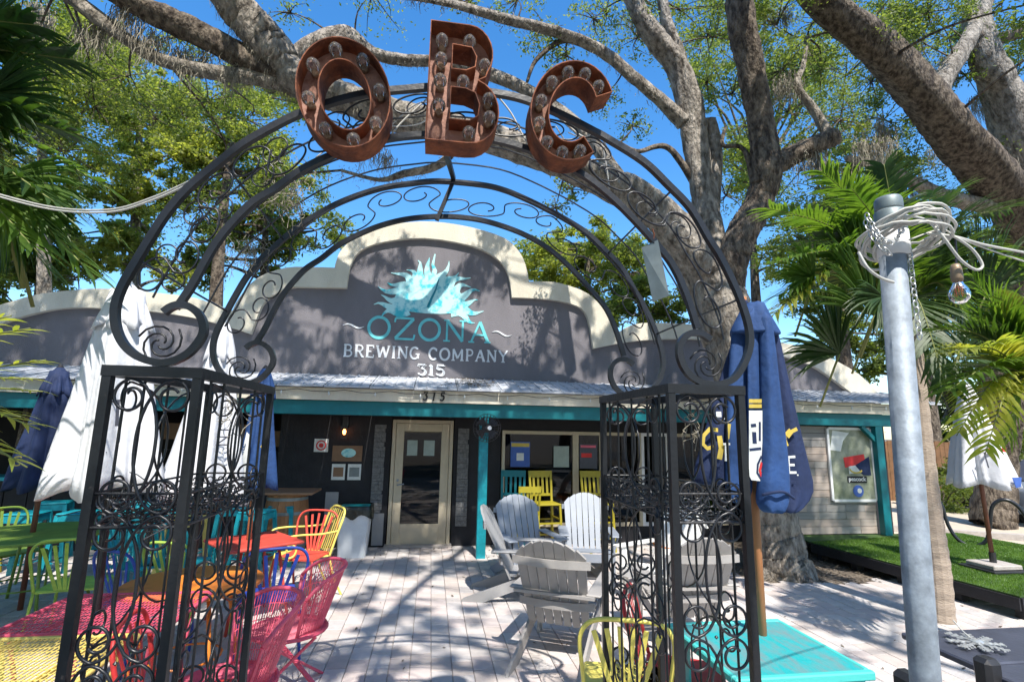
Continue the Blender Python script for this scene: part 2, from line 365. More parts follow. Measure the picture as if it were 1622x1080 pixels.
# corrugated-looking lean-to roof, many sheets
n = 0
for i in range(31):
    x0 = -10.8+i*.62; b = MB()
    zj = random.uniform(-.004,.004); e = random.uniform(-.02,.02)
    b.add([(x0,7.52+e,2.345+zj),(x0+.61,7.52+e,2.350+zj),(x0+.61,8.56,2.60+zj),(x0,8.56,2.60+zj),(x0,7.52+e,2.369+zj),(x0+.61,7.52+e,2.374+zj),(x0+.61,8.56,2.624+zj),(x0,8.56,2.624+zj)],
          [(0,3,2,1),(4,5,6,7),(0,1,5,4),(1,2,6,5),(2,3,7,6),(3,0,4,7)])
    for k in range(4):
        xr = x0+.03+k*.15; b.beam((xr,7.52+e,2.378+zj), (xr,8.56,2.63+zj), .022, .014)
    if x0 < 8.0: bpart(b, 'roof_sheet', M['roofm'])
rf = MB(); rf.box(-10.8,8.1,7.60,7.64,2.175,2.345); bpart(rf, 'fascia', M['cream'])
rf = MB(); rf.box(-10.8,7.62,7.66,7.78,1.975,2.172); bpart(rf, 'beam', M['tealp'], bevel=.006)
for k in range(30):
    x0 = -10.5+k*.62; b = MB(); b.beam((x0,7.78,2.10),(x0,8.58,2.33),.05,.12); bpart(b, 'rafter', M['black'])
for x0, zb in ((.77,0),(7.33,.25),(-5.75,0),(-8.9,0)):
    b = MB(); b.box(x0-.065,x0+.065,7.665,7.775,zb,1.972); bpart(b, 'post', M['teal'] if x0 < 7 else M['tealp'], bevel=.005)
b = MB(); b.beam((7.33,7.72,1.7),(7.05,7.72,1.975),.06,.06); bpart(b, 'brace', M['tealp'])
# timber-clad box on the right, every board a piece
cl = MB(); cl.box(5.52,7.27,7.84,8.57,.25,1.97); cl_o = bpart(cl, 'clad_wall', M['dark'])
rows = 15; z = .262
for r_ in range(rows):
    hh = 1.70/rows; x = 5.50
    while x < 7.24:
        ln = random.choice([.35,.5,.7,.9,1.1]); x1 = min(7.265, x+ln)
        if 7.265-x1 < .15: x1 = 7.265
        b = MB(); d = random.uniform(0,.008)
        b.box(x+.002, x1-.002, 7.805-d, 7.838, z+.003, z+hh-.003)
        bpart(b, 'board', random.choice(sidm)); x = x1
    z += hh
# door
dr = MB(); X0, X1, Z1 = -.60, .36, 1.94
dr.box(X0,X0+.055,8.53,8.62,0.02,Z1); dr.box(X1-.055,X1,8.53,8.62,0.02,Z1); dr.box(X0+.055,X1-.055,8.53,8.62,Z1-.055,Z1)
bpart(dr, 'door_frame', M['doorc'], bevel=.004)
dr = MB(); a, c_ = X0+.06, X1-.06
dr.box(a,a+.125,8.545,8.59,.03,1.88); dr.box(c_-.125,c_,8.545,8.59,.03,1.88); dr.box(a+.125,c_-.125,8.545,8.59,1.76,1.88); dr.box(a+.125,c_-.125,8.545,8.59,.03,.34)
door = bpart(dr, 'door', M['doorc'], bevel=.004)
h = MB(); h.box(a+.125,c_-.125,8.565-BY,8.570-BY,.34,1.76); h.build('pane', M['win'], door)
h = MB(); h.tube([(a+.06,8.545-BY,.93),(a+.06,8.49-BY,.93),(a+.16,8.49-BY,.95)],.012,6); h.tube([(a+.06,8.545-BY,1.0),(a+.06,8.52-BY,1.0)],.02,8); h.build('handle', M['galv'], door)
h = MB(); h.box(-.36,-.20,8.555-BY,8.559-BY,1.38,1.62); h.box(-.10,.07,8.555-BY,8.559-BY,1.38,1.62); h.build('notice', M['paperb'], door)
b = MB(); b.box(X0-.03,X1+.03,8.40,8.60,0.02,.045); bpart(b, 'door_sill', M['concrete'])
# stone strips either side of door: individual stones
for x0, x1 in ((-.88,-.70),(.44,.62)):
    z = .30 if x0 > 0 else .5
    while z < 1.80:
        hh = random.uniform(.05,.10); x = x0
        while x < x1-.02:
            ww = min(random.uniform(.08,.18), x1-x)
            b = MB(); b.box(x+.002,x+ww-.002,8.555-random.uniform(0,.012),8.5785,z+.002,z+hh-.002); bpart(b, 'stone', M['stone']); x += ww
        z += hh
# storefront windows
wx = [1.16, 2.40, 2.86, 3.55, 4.05, 5.46]
for i in range(5):
    x0, x1 = wx[i], wx[i+1]; b = MB()
    b.box(x0,x0+.05,8.54,8.62,.28,1.80); b.box(x1-.0495,x1,8.54,8.62,.28,1.80); b.box(x0+.05,x1-.05,8.54,8.62,1.745,1.80); b.box(x0+.05,x1-.05,8.54,8.62,.28,.34)
    w_ = bpart(b, 'window', M['doorc'] if i != 3 else M['white'], bevel=.003)
    p = MB(); p.box(x0+.05,x1-.05,8.575-BY,8.580-BY,.34,1.745); p.build('pane', M['win'], w_)
b = MB(); b.box(3.56,4.04,8.66,8.68,.4,1.74); bpart(b, 'blind', M['adi'])
# bar opening on the left
b = MB(); b.box(-10.9,-2.35,8.22,8.66,1.0,1.05); bpart(b, 'counter', M['teal'], bevel=.005)
b = MB()
for k in range(28):
    x = -10.7+k*.30; b.box(x,x+.285,8.555-.003*(k % 2),8.578,.04,.96)
bpart(b, 'bar_front_planks', M['black'])
for k in range(7):
    x = -8.5+k*.95
    b = MB(); b.box(x,x+.8,9.6,9.9,1.35,1.38); bpart(b, 'shelf', M['black'])
b = MB()
for k in range(5):
    x = -4.9+k*.52; b.box(x, x+.38, 9.4, 9.42, 1.46+.1*(k % 2), 1.72+.1*(k % 2))
bpart(b, 'menu_board', M['kraft'])

# lettering painted on the parapet, built as raised strokes
def ribbon(mb, pts, w, y0, y1, taper=None):
    P = [Vector((p[0], p[1])) for p in pts]; N = len(P); L = []; Rr = []
    for i in range(N):
        t = P[min(i+1,N-1)]-P[max(i-1,0)]; t.normalize(); n_ = Vector((-t.y, t.x)); ww = w*(taper(i/(N-1)) if taper else 1)/2
        L.append(P[i]+n_*ww); Rr.append(P[i]-n_*ww)
    vs = []; fs = []
    for i in range(N):
        vs += [(L[i].x,y0,L[i].y),(Rr[i].x,y0,Rr[i].y),(L[i].x,y1,L[i].y),(Rr[i].x,y1,Rr[i].y)]
    for i in range(N-1):
        a = i*4; c = a+4
        fs += [(a,c,c+1,a+1),(a+2,a+3,c+3,c+2),(a,a+2,c+2,c),(a+1,c+1,c+3,a+3)]
    fs += [(0,1,3,2),(N*4-4,N*4-2,N*4-1,N*4-3)]
    mb.add(vs, fs)
def arc(cx, cy, rx, ry, a0, a1, n=18): return [(cx+rx*cos(radians(a0+(a1-a0)*k/n)), cy+ry*sin(radians(a0+(a1-a0)*k/n))) for k in range(n+1)]
GL = {  # strokes (points, weight) in a 0..1 box, aspect
 'O': (1.0, [(arc(.5,.5,.44,.47,0,360,32),1)]),
 'Z': (.95, [([(.08,.97),(.92,.97)],.7),([(.9,.95),(.1,.05)],1),([(.08,.03),(.95,.03)],.7),([(.08,.97),(.05,.78)],.6),([(.93,.03),(.97,.24)],.6)]),
 'N': (1.0, [([(.15,.03),(.15,.97)],.7),([(.15,.97),(.85,.03)],1),([(.85,.03),(.85,.97)],.7),([(.0,.97),(.24,.97)],.5),([(.0,.03),(.3,.03)],.5),([(.7,.97),(1,.97)],.5)]),
 'A': (1.0, [([(.5,.97),(.12,.03)],.7),([(.5,.97),(.88,.03)],1.1),([(.26,.36),(.74,.36)],.6),([(0,.03),(.26,.03)],.5),([(.72,.03),(1,.03)],.5)]),
 'B': (.85, [([(.2,.03),(.2,.97)],1),([(.05,.97)]+arc(.5,.74,.32,.23,90,-90,10)+[(.2,.51)],.7),([(.2,.51)]+arc(.55,.27,.35,.24,90,-90,10)+[(.05,.03)],.7)]),
 'R': (.9, [([(.2,.03),(.2,.97)],1),([(.05,.97)]+arc(.5,.73,.34,.24,90,-90,10)+[(.2,.49)],.7),([(.5,.49),(.85,.03),(1,.03)],.9),([(.05,.03),(.36,.03)],.5)]),
 'E': (.8, [([(.2,.03),(.2,.97)],1),([(.05,.97),(.88,.97),(.88,.78)],.7),([(.2,.5),(.66,.5)],.7),([(.05,.03),(.92,.03),(.92,.24)],.7)]),
 'W': (1.3, [([(.08,.97),(.28,.03)],1),([(.28,.03),(.5,.9)],.7),([(.5,.9),(.72,.03)],1),([(.72,.03),(.92,.97)],.7),([(0,.97),(.2,.97)],.5),([(.82,.97),(1,.97)],.5)]),
 'I': (.4, [([(.5,.03),(.5,.97)],1),([(.15,.97),(.85,.97)],.6),([(.15,.03),(.85,.03)],.6)]),
 'G': (.95, [(arc(.5,.5,.42,.47,45,330,26),.9),([(.86,.05),(.86,.42)],.9),([(.6,.42),(1,.42)],.6)]),
 'C': (.9, [(arc(.5,.5,.42,.47,50,315,26),.95),([(.82,.95),(.82,.72)],.6)]),
 'M': (1.2, [([(.15,.03),(.15,.97)],.8),([(.15,.97),(.5,.2)],1),([(.5,.2),(.85,.97)],.7),([(.85,.97),(.85,.03)],1),([(0,.03),(.28,.03)],.5),([(.72,.03),(1,.03)],.5)]),
 'P': (.8, [([(.22,.03),(.22,.97)],1),([(.05,.97)]+arc(.52,.72,.36,.25,90,-90,12)+[(.22,.47)],.7),([(.05,.03),(.42,.03)],.5)]),
 'Y': (.95, [([(.08,.97),(.5,.48)],.9),([(.92,.97),(.5,.48)],.7),([(.5,.5),(.5,.03)],.9),([(0,.97),(.22,.97)],.5),([(.78,.97),(1,.97)],.5),([(.32,.03),(.68,.03)],.5)]),
 '3': (.75, [([(.1,.78),(.12,.97),(.85,.97),(.45,.6)],.7),(arc(.48,.32,.38,.29,95,-150,18),1)]),
 '1': (.5, [([(.5,.03),(.5,.97)],1.1),([(.2,.8),(.5,.97)],.7),([(.15,.03),(.85,.03)],.6)]),
 '5': (.75, [([(.88,.97),(.2,.97),(.16,.56)],.8),(arc(.46,.32,.4,.29,130,-150,18),1)]),
 '7': (.7, [([(.08,.97),(.9,.97),(.4,.03)],.9)]),
 'T': (.85, [([(.5,.03),(.5,.97)],1),([(.06,.86),(.06,.97),(.94,.97),(.94,.86)],.7),([(.3,.03),(.7,.03)],.5)]),
 'L': (.75, [([(.2,.97),(.2,.03),(.95,.03)],1)]), 'U': (.9, [([(.12,.97),(.12,.35)]+arc(.5,.35,.38,.32,180,360,14)+[(.88,.97)],1)]),
 'i': (.35, [([(.5,.03),(.5,.68)],1),([(.5,.82),(.5,.95)],1)]), 't': (.5, [([(.45,.95),(.45,.12),(.85,.05)],1),([(.1,.68),(.85,.68)],.8)]),
 'e': (.7, [([(.12,.38),(.88,.38)]+arc(.5,.37,.38,.33,0,310,16),1)]),
}
def lettering(txt, x0, x1, z0, z1, w, y, mat, parent, name='letter', gap=.12, off=(0,BY,0), sep=True, dy=.008, skew=0):
    hgt = z1-z0; tot = sum(GL[c][0] if c != ' ' else .55 for c in txt)+gap*(len(txt)-1); sx = (x1-x0)/tot; x = x0; allb = MB(); k = 0; outs = []
    for c in txt:
        if c == ' ': x += (.55+gap)*sx; continue
        asp, st = GL[c]; b = MB() if sep else allb
        for pts, wt in st:
            k += 1
            P = [(x+p[0]*asp*sx-off[0]+skew*p[1]*hgt, z0+p[1]*hgt-off[2]) for p in pts]
            ribbon(b, P, w*wt, y-dy-.0005*(k % 9)-off[1], y-off[1]+.0005)
        if sep: outs.append(b.build(name, mat, parent))
        x += (asp+gap)*sx
    if not sep: outs.append(allb.build(name, mat, parent))
    return outs
lettering('OZONA', -1.10, .93, 3.24, 3.61, .048, 8.578, M['sgnt'], B, 'sign_letter')
lettering('BREWING COMPANY', -1.45, 1.23, 2.925, 3.125, .034, 8.578, M['sgnw'], B, 'sign_letter', gap=.16)
lettering('315', -.27, .18, 2.67, 2.85, .026, 8.578, M['sgnw'], B, 'sign_numeral')
lettering('315', -.245, .205, 2.655, 2.835, .012, 8.568, M['sgnw'], B, 'sign_numeral')
lettering('3 1 5', -.14, .17, 2.205, 2.325, .022, 7.598, M['black'], B, 'house_number', gap=.1, dy=.014, skew=.15)
for s_, xc in ((1,-1.32),(1,1.12)):
    b = MB(); ribbon(b, [(xc-.17+.34*t/14, 3.43+.03*sin(t/14*2*pi)-.03*(t/14)*(1 if xc>0 else 0)) for t in range(15)], .026, 8.568-BY, 8.5785-BY, lambda t: sin(pi*t)*.9+.15); b.build('sign_swash', M['sgnw'], B)
# tree-sun emblem
ec = (-.11, 3.82)
b = MB(); b.poly([[(ec[0]+.60*cos(radians(a)), ec[1]+(.50 if 0 <= a <= 180 else .12)*sin(radians(a))) for a in range(0,360,8)]], 8.572-BY, 8.5785-BY); b.build('tree_emblem', M['sgn'], B)
for k in range(17):
    a = radians(-12+204*k/16); r1 = 1.0+(.06 if k % 2 else -.05)+(.12 if k == 8 else 0); pts = []
    for q_ in range(9):
        t = q_/8; rr_ = .42+(r1-.42)*t; aa = a+(.07*sin(t*5.5+k))*(1 if k < 8 else -1)-(.10*t*t)*(1 if k < 8 else -1)
        pts.append((ec[0]+.86*rr_*cos(aa), ec[1]+.78*rr_*sin(aa)+.03*sin(t*7+k)*t))
    b = MB(); ribbon(b, pts, .19, 8.5716-.0004*k-BY, 8.5785-BY, lambda t: max(.04, 1-t**1.3)); b.build('emblem_flame', M['sgn'], B)
b = MB(); ribbon(b, [(-.14,3.80),(-.09,3.95),(-.02,4.12),(.02,4.30)], .045, 8.560-BY, 8.5785-BY, lambda t: 1-.6*t); b.build('emblem_trunk', M['sgnd'], B)
b = MB(); ribbon(b, [(-.16,3.9),(-.12,4.2),(-.05,4.45),(-.09,4.55),(-.06,4.74)], .13, 8.564-BY, 8.5785-BY, lambda t: 1-.85*t); b.build('emblem_flame', M['sgn'], B)

b = MB()
for _ in range(420):
    x = random.uniform(-3,8); y = random.uniform(2.2,8.3)
    if random.random() < .5: y = 8.4-abs(random.gauss(0,.35))
    a = random.uniform(0,pi); s_ = random.uniform(.012,.03); z = .021
    b.add([(x-cos(a)*s_,y-sin(a)*s_,z),(x+sin(a)*s_*.45,y-cos(a)*s_*.45,z+.005),(x+cos(a)*s_,y+sin(a)*s_,z+random.uniform(0,.012)),(x-sin(a)*s_*.45,y+cos(a)*s_*.45,z+.003)],[(0,1,2,3)])
tag(b.build('fallen_leaves', M['mulch']), 'small dry oak leaves scattered over the patio paving', 'fallen leaves', kind='stuff')
# ---- fittings on the wall
def flat(name, label, cat, x0, x1, z0, z1, mat, y=8.575, t=.012, group=None):
    o = thing(name, label, cat, ((x0+x1)/2, y, z0), 0, group)
    b = MB(); w = (x1-x0)/2; b.box(-w,w,-t,0,0,z1-z0); b.build('panel', mat, o); return o
o = flat('flyer', 'square white flyer with a red round emblem on the black wall', 'flyer', -1.78,-1.57,1.42,1.62, M['paper'])
b = MB(); b.tube([(.065*cos(a*pi/9),-.0145,.10+.065*sin(a*pi/9)) for a in range(18)],.011,5,closed=True); b.lathe([(.03,0),(.03,.006)],12); b.v = b.v
b2 = MB(); b2.M = Matrix.Translation((0,-.013,.10)) @ Matrix.Rotation(pi/2,4,'X'); b2.lathe([(.035,0),(.034,.004)],14); b2.build('emblem', M['pred'], o)
b = MB(); b.tube([(.068*cos(a*pi/9),-.0145,.10+.068*sin(a*pi/9)) for a in range(18)],.010,5,closed=True); b.build('emblem_ring', M['pred'], o)
o = flat('notice_board', 'brown notice board with a turquoise blotch above two flyers', 'board', -1.50,-1.05,1.28,1.52, M['kraft'])
b = MB(); b.M = Matrix.Translation((.02,-.013,.13)) @ Matrix.Scale(1.6,4,(1,0,0)) @ Matrix.Rotation(pi/2,4,'X'); b.lathe([(.07,0),(.068,.004)],16); b.build('logo', M['sgn'], o)
for x0, lb in ((-1.49,'left one of the two framed flyers under the brown board'),(-1.25,'right one of the two framed flyers under the brown board')):
    o = flat('flyer', lb, 'flyer', x0,x0+.20,1.00,1.24, M['paper'], group='framed flyers')
    b = MB(); b.box(-.075,.075,-.016,-.0125,.05,.19); b.build('picture', M['kraft'] if x0 < -1.3 else M['tin'], o)
for args in (('poster','blue poster with a white square stuck in the window beside the teal post','poster',1.30,1.62,1.22,1.62,'pblue'),('sheet','blank pale sheet of paper taped inside the wide window','paper',2.02,2.28,1.22,1.56,'paperb'),('poster','dark poster with a red patch in the narrow window','poster',2.46,2.76,1.20,1.60,'slate')):
    o = flat(*args[:7], M[args[7]], y=8.535, t=.006)
    if args[7] == 'pblue':
        b = MB(); b.box(-.06,.06,-.010,-.0065,.10,.22); b.build('white_square', M['paper'], o); b = MB(); b.box(-.15,.15,-.009,-.0065,.32,.38); b.build('heading', M['gold'], o)
    if args[7] == 'slate':
        b = MB(); b.box(-.12,.06,-.010,-.0065,.18,.25); b.build('red_patch', M['pred'], o); b = MB(); b.box(-.13,.13,-.009,-.0065,.34,.38); b.build('heading', M['pink'], o)
# wall lamp
L_ = thing('wall_lamp', 'small black wall lantern with a glowing orange bulb beside the notice board', 'lamp', (-1.33,8.56,1.66))
b = MB(); b.box(-.045,.045,-.02,.02,.16,.34); b.box(-.05,.05,-.12,0,.13,.155); b.tube([(-.045,-.10,.13),(-.045,-.10,-.02)],.005); b.tube([(.045,-.10,.13),(.045,-.10,-.02)],.005); b.box(-.05,.05,-.12,-.03,-.03,-.015); b.build('bracket', M['iron'], L_)
b = MB(); b.lathe([(.012,.03),(.026,.06),(.026,.085),(.012,.115)],10,(0,-.075,0)); b.build('bulb', M['glow'], L_, smooth=True)
# fan hanging above the teal post
Fn = thing('wall_fan', 'round dark outdoor fan mounted on the beam above the teal post', 'fan', (.80,7.55,1.83))
b = MB(); 
for rr in (.06,.11,.16,.20): b.tube([(rr*cos(a*pi/12),-.05 if rr < .2 else 0,rr*sin(a*pi/12)) for a in range(24)],.004,5,closed=True)
for k in range(24): 
    a = k*pi/12; b.tube([(.03*cos(a),-.07,.03*sin(a)),(.12*cos(a),-.055,.12*sin(a)),(.2*cos(a),0,.2*sin(a)),(.12*cos(a),.06,.12*sin(a))],.003,4)
b.build('cage', M['hub'], Fn)
b = MB()
for k in range(4):
    a = k*pi/2+.3; a2 = a+.9
    b.add([(.03*cos(a),.0,.03*sin(a)),(.17*cos(a),-.02,.17*sin(a)),(.17*cos(a2),.02,.17*sin(a2)),(.03*cos(a2),.01,.03*sin(a2))],[(0,1,2,3)])
bo = b.build('blade', M['hub'], Fn); bo.modifiers.new('s','SOLIDIFY').thickness = .004
b = MB(); b.M = Matrix.Rotation(pi/2,4,'X'); b.lathe([(.05,-.14),(.07,-.06),(.05,0),(.035,.07),(.0,.08)],14); b.build('motor', M['hub'], Fn, smooth=True)
b = MB(); b.tube([(0,.10,0),(0,.12,.12),(0,.16,.2)],.014,6); b.build('bracket', M['hub'], Fn)
b = MB(); b.M = Matrix.Translation((.03,-.075,-.0)) @ Matrix.Rotation(pi/2,4,'X'); b.lathe([(.03,0),(.03,.006)],14); b.build('badge', M['white'], Fn)
# string of small lights along the fascia
lw = thing('string_lights', 'thin drooping string of tiny bulbs pinned along the cream fascia', 'string lights', (0,7.55,2.34))
b = MB(); pts = []
for i in range(60):
    x = -5+i*.21; pts.append((x, 0, -.02-.035*abs(sin(i*1.05))))
b.tube(pts,.004,4); b.build('wire', M['iron'], lw)
for i in range(2,60,3):
    b = MB(); p = pts[i]; b.lathe([(.006,0),(.012,-.02),(.013,-.035),(.004,-.055)],6,p); b.build('bulb', M['paper'], lw)

# roof debris
b = MB()
for _ in range(420):
    x = random.gauss(.62,.16) if random.random() < .6 else random.uniform(-4,7); y = random.uniform(7.6,8.4); z = 2.40+(y-7.52)*.246; a = random.uniform(0,pi); s_ = random.uniform(.015,.04)
    b.add([(x-cos(a)*s_,y-sin(a)*s_,z),(x+sin(a)*s_*.4,y-cos(a)*s_*.4,z+.01),(x+cos(a)*s_,y+sin(a)*s_,z+random.uniform(0,.03)),(x-sin(a)*s_*.4,y+cos(a)*s_*.4,z+.005)],[(0,1,2,3)])
tag(b.build('fallen_leaves', M['mulch']), 'brown fallen leaves gathered on the lean-to roof above the door', 'fallen leaves', kind='stuff')

# framed poster on the clad wall
o = thing('framed_poster', 'white framed advertising poster with red flag shape on the timber-clad wall', 'poster', (6.86,7.78,.78))
w, hh = .40, 1.15
b = MB(); b.box(-w,w,-.0,.012,0,hh); b.build('backing', pmat('poster_ground', (.16,.19,.12), .35, 0, col2=(.34,.36,.28), scale=3, fac2=(.4,.6)), o)
b = MB(); b.box(-w-.02,-w+.02,-.02,.014,0,hh); b.box(w-.02,w+.02,-.02,.014,0,hh); b.box(-w+.02,w-.02,-.02,.014,-.02,.02); b.box(-w+.02,w-.02,-.02,.014,hh-.02,hh+.02); b.build('frame', M['white'], o)
b = MB(); b.poly([[(-.14,.68),(.24,.74),(.26,.60),(-.12,.52)]],-.006,-.001); b.build('red_banner', M['pred'], o)
b = MB(); b.poly([[(-.18,.78),(-.12,.95),(.0,1.08),(-.3,1.12),(-.37,.8)]],-.004,-.0005); b.build('white_shape', M['paper'], o)
b = MB(); b.poly([[(-.06,.54),(.2,.58),(.2,.46),(-.06,.42)]],-.0075,-.001); b.build('white_panel', M['paper'], o)
b = MB(); b.poly([[(.06,.56),(.33,.70),(.34,.40),(.20,.40)]],-.0085,-.001); b.build('navy_shape', M['navy'], o)
b = MB(); ribbon(b, arc(.07,.50,.11,.06,180,340,12), .025, -.012, -.001); b.build('gold_smile', M['gold'], o)
b = MB(); b.box(-.1,.25,-.0105,-.001,.28,.385); b.build('black_strip', M['black'], o)
def bfont(txt, size, mat, parent, loc, rot=(pi/2,0,0), name='lettering', ext=.0015, bold=.0):
    cu = bpy.data.curves.new(name, 'FONT'); cu.body = txt; cu.size = size; cu.extrude = ext; cu.offset = bold; cu.resolution_u = 3; cu.align_x = 'CENTER'
    t = bpy.data.objects.new(name, cu); C.objects.link(t)
    me = bpy.data.meshes.new_from_object(t); C.objects.unlink(t); bpy.data.objects.remove(t)
    me.materials.clear(); me.materials.append(mat)
    o = bpy.data.objects.new(name, me); C.objects.link(o); o.parent = parent; o.location = loc; o.rotation_euler = rot
    return o
bfont('peacock', .095, M['white'], o, (.07,-.013,.31), bold=.002)
b = MB(); b.M = Matrix.Translation((.08,-.003,.15)) @ Matrix.Rotation(pi/2,4,'X'); b.lathe([(.095,0),(.095,.003)],20); b.build('blue_disc', M['pblue'], o)
b = MB(); b.M = Matrix.Translation((.10,-.007,.155)) @ Matrix.Rotation(pi/2,4,'X'); b.lathe([(.04,0),(.04,.003)],16); b.build('white_disc', M['paper'], o)

# ------------------------------------------------------------------ timber deck with turf
d0, d1 = PZ(1285,858,.25), PZ(1640,950,.25)
dk = thing('turf_deck', 'low raised timber deck covered in bright green artificial turf', 'deck', (d0.x, d0.y, 0))
dd = Vector((d1.x-d0.x, d1.y-d0.y, 0)); dn = dd.normalized()*2.6
corners = [Vector((0,0,0)), Vector((dn.x,dn.y,0)), Vector((dn.x+3.1,dn.y+.5,0)), Vector((3.2,.52,0)), Vector((.0,.52,0))]
b = MB(); n = len(corners)
b.add([(p.x,p.y,.235) for p in corners]+[(p.x,p.y,.248) for p in corners], [tuple(range(n))[::-1], tuple(range(n,2*n))]+[(i,(i+1) % n,(i+1) % n+n,i+n) for i in range(n)])
b.build('turf_mat', M['turf'], dk)
b = MB(); b.beam((0,0,.17),(dn.x,dn.y,.17),.04,.12); b.beam((dn.x,dn.y,.17),(dn.x+3.1,dn.y+.5,.17),.04,.12); b.build('rim_joist', M['black'], dk)
for t in (.03,.25,.5,.75,.98):
    b = MB(); b.box(dn.x*t+.05,dn.x*t+.15,dn.y*t-.05,dn.y*t+.05,0,.235); b.build('foot', M['black'], dk)
vs = np.zeros((60000*3,3)); k = 0; 
uu = rng.random(60000); vv = rng.random(60000)
bx = dn.x*uu + 3.1*vv; by = dn.y*uu + (.52)*vv
ang = rng.random(60000)*2*pi; hh_ = .012+.016*rng.random(60000); ln = rng.normal(0,.008,(60000,2))
base_ = np.stack([bx,by,np.full(60000,.247)],1)
vs[0::3] = base_+np.stack([np.cos(ang)*.0035,np.sin(ang)*.0035,np.zeros(60000)],1); vs[1::3] = base_-np.stack([np.cos(ang)*.0035,np.sin(ang)*.0035,np.zeros(60000)],1); vs[2::3] = base_+np.stack([ln[:,0],ln[:,1],hh_],1)
def npmesh(name, vs, k, mat, parent=None, kind='stuff'):
    n = len(vs)//k; me = bpy.data.meshes.new(name)
    me.vertices.add(n*k); me.vertices.foreach_set('co', vs.astype(np.float32).ravel())
    me.loops.add(n*k); me.loops.foreach_set('vertex_index', np.arange(n*k, dtype=np.int32))
    me.polygons.add(n); me.polygons.foreach_set('loop_start', np.arange(0, n*k, k, dtype=np.int32)); me.polygons.foreach_set('loop_total', np.full(n, k, dtype=np.int32))
    me.materials.append(mat); me.update(calc_edges=True)
    o = bpy.data.objects.new(name, me); C.objects.link(o)
    if parent: o.parent = parent
    if kind: o['kind'] = kind
    return o
npmesh('turf_blades', vs, 3, M['grass'], dk)

# ------------------------------------------------------------------ leaves
def leaf_quads(cent, size, droop=0.):
    n = len(cent); d = rng.normal(size=(n,3)); d[:,2] = d[:,2]*.6-droop; d /= np.linalg.norm(d,axis=1)[:,None]
    w = np.cross(d, rng.normal(size=(n,3))); w /= np.linalg.norm(w,axis=1)[:,None]+1e-9
    s_ = (size*(.6+.8*rng.random(n)))[:,None]
    out = np.zeros((n*4,3)); out[0::4] = cent-d*s_*.5; out[1::4] = cent+w*s_*.24; out[2::4] = cent+d*s_*.55; out[3::4] = cent-w*s_*.24
    return out
def clump_points(c, r, n, sub=9, flat_=.85):
    sc = rng.normal(size=(sub,3)); sc /= np.linalg.norm(sc,axis=1)[:,None]; sc *= (rng.random(sub)**.45)[:,None]*r; sc[:,2] *= flat_
    idx = rng.integers(0,sub,n); sg = r*(.10+.14*rng.random(sub))
    return np.array(c)[None,:]+sc[idx]+rng.normal(size=(n,3))*sg[idx][:,None]*np.array([1,1,.7])[None,:], sc+np.array(c)[None,:]
def moss_strands(pts, n, lmax):
    """hanging strands: thin ribbons made of chained quads"""
    out = []
    pts = np.array(pts)
    for _ in range(n):
        p = pts[rng.integers(0,len(pts))]+rng.normal(size=3)*.05
        L = lmax*(.25+.75*rng.random()); m_ = 6; w = .004+.004*rng.random(); a = rng.random()*pi; q = p.copy(); dx = np.array([cos(a),sin(a),0])*w
        for k in range(m_):
            nx = q+np.array([rng.normal()*.018,rng.normal()*.018,-L/m_]); ww = 1-.12*k
            out += [q-dx*ww, q+dx*ww, nx+dx*ww*.85, nx-dx*ww*.85]; q = nx
    return np.array(out)

def limb(parent, pxs, mat, name='limb', rough=.13, n=18, sub=9, clamp=None):
    """pxs: (px, py, Y, width in photo px)"""
    P = [PY(a, b_, y) for a, b_, y, w in pxs]; R_ = [spx(w, p)/2*.86 for p, (a, b_, y, w) in zip(P, pxs)]
    q = catmull(P, sub); rr = []
    for i in range(len(q)):
        t = i/sub; k = min(int(t), len(R_)-2); rr.append(R_[k]+(R_[k+1]-R_[k])*(t-k))
    q = [p+Vector((random.gauss(0,1),random.gauss(0,1),random.gauss(0,1)))*r*.03 for p, r in zip(q, rr)]
    b = MB(); b.tube(q, rr, n, rough=rough, seed=random.random()*6)
    o = b.build(name, mat, parent, smooth=True)
    return o, q, rr
def branches(mb, src, targets, r0_=.03, bend=.25):
    for t in targets:
        t = Vector(t); s0 = min(src, key=lambda p: (p-t).length) if len(src) > 1 else src[0]
        mid = s0.lerp(t,.5)+Vector((random.gauss(0,1),random.gauss(0,1),random.gauss(0,.6)+.4))*(t-s0).length*bend*.4
        mb.tube(catmull([s0,mid,t],4),[r0_*(1-.8*i/8) for i in range(9)],5,cap=False)

oak = thing('live_oak', 'huge live oak leaning over the arch with mossy arching limbs', 'tree', PZ(1237,905), 0)
oak.location = (0,0,0)
src = []
A_, q, r = limb(oak, [(1240,925,6.55,125),(1236,900,6.6,108),(1228,860,6.6,92),(1215,800,6.6,84),(1195,700,6.6,84),(1172,600,6.6,86),(1150,510,6.65,92),(1135,460,6.7,90)], M['barkp'], 'trunk', .12, 24); src += q
_, qa, ra = limb(oak, [(1140,480,6.7,84),(1115,425,6.7,80),(1075,375,6.66,72),(1030,330,6.63,64),(975,295,6.60,58),(900,262,6.60,54),(800,228,6.74,50),(700,200,6.84,50),(620,182,6.90,52),(560,160,6.95,56),(500,138,7.02,60),(452,118,7.1,64)], M['barkp'], 'limb', .16, 20); src += qa
_, q1, _r = limb(oak, [(462,122,7.1,60),(435,85,7.0,66),(408,50,6.9,70),(372,5,6.8,66),(335,-60,6.7,60)], M['barkp']); src += q1
_, q2, _r = limb(oak, [(455,125,7.1,44),(400,100,7.0,46),(330,62,6.9,46),(260,28,6.8,42),(190,-5,6.7,36),(110,-60,6.6,30)], M['bark']); src += q2
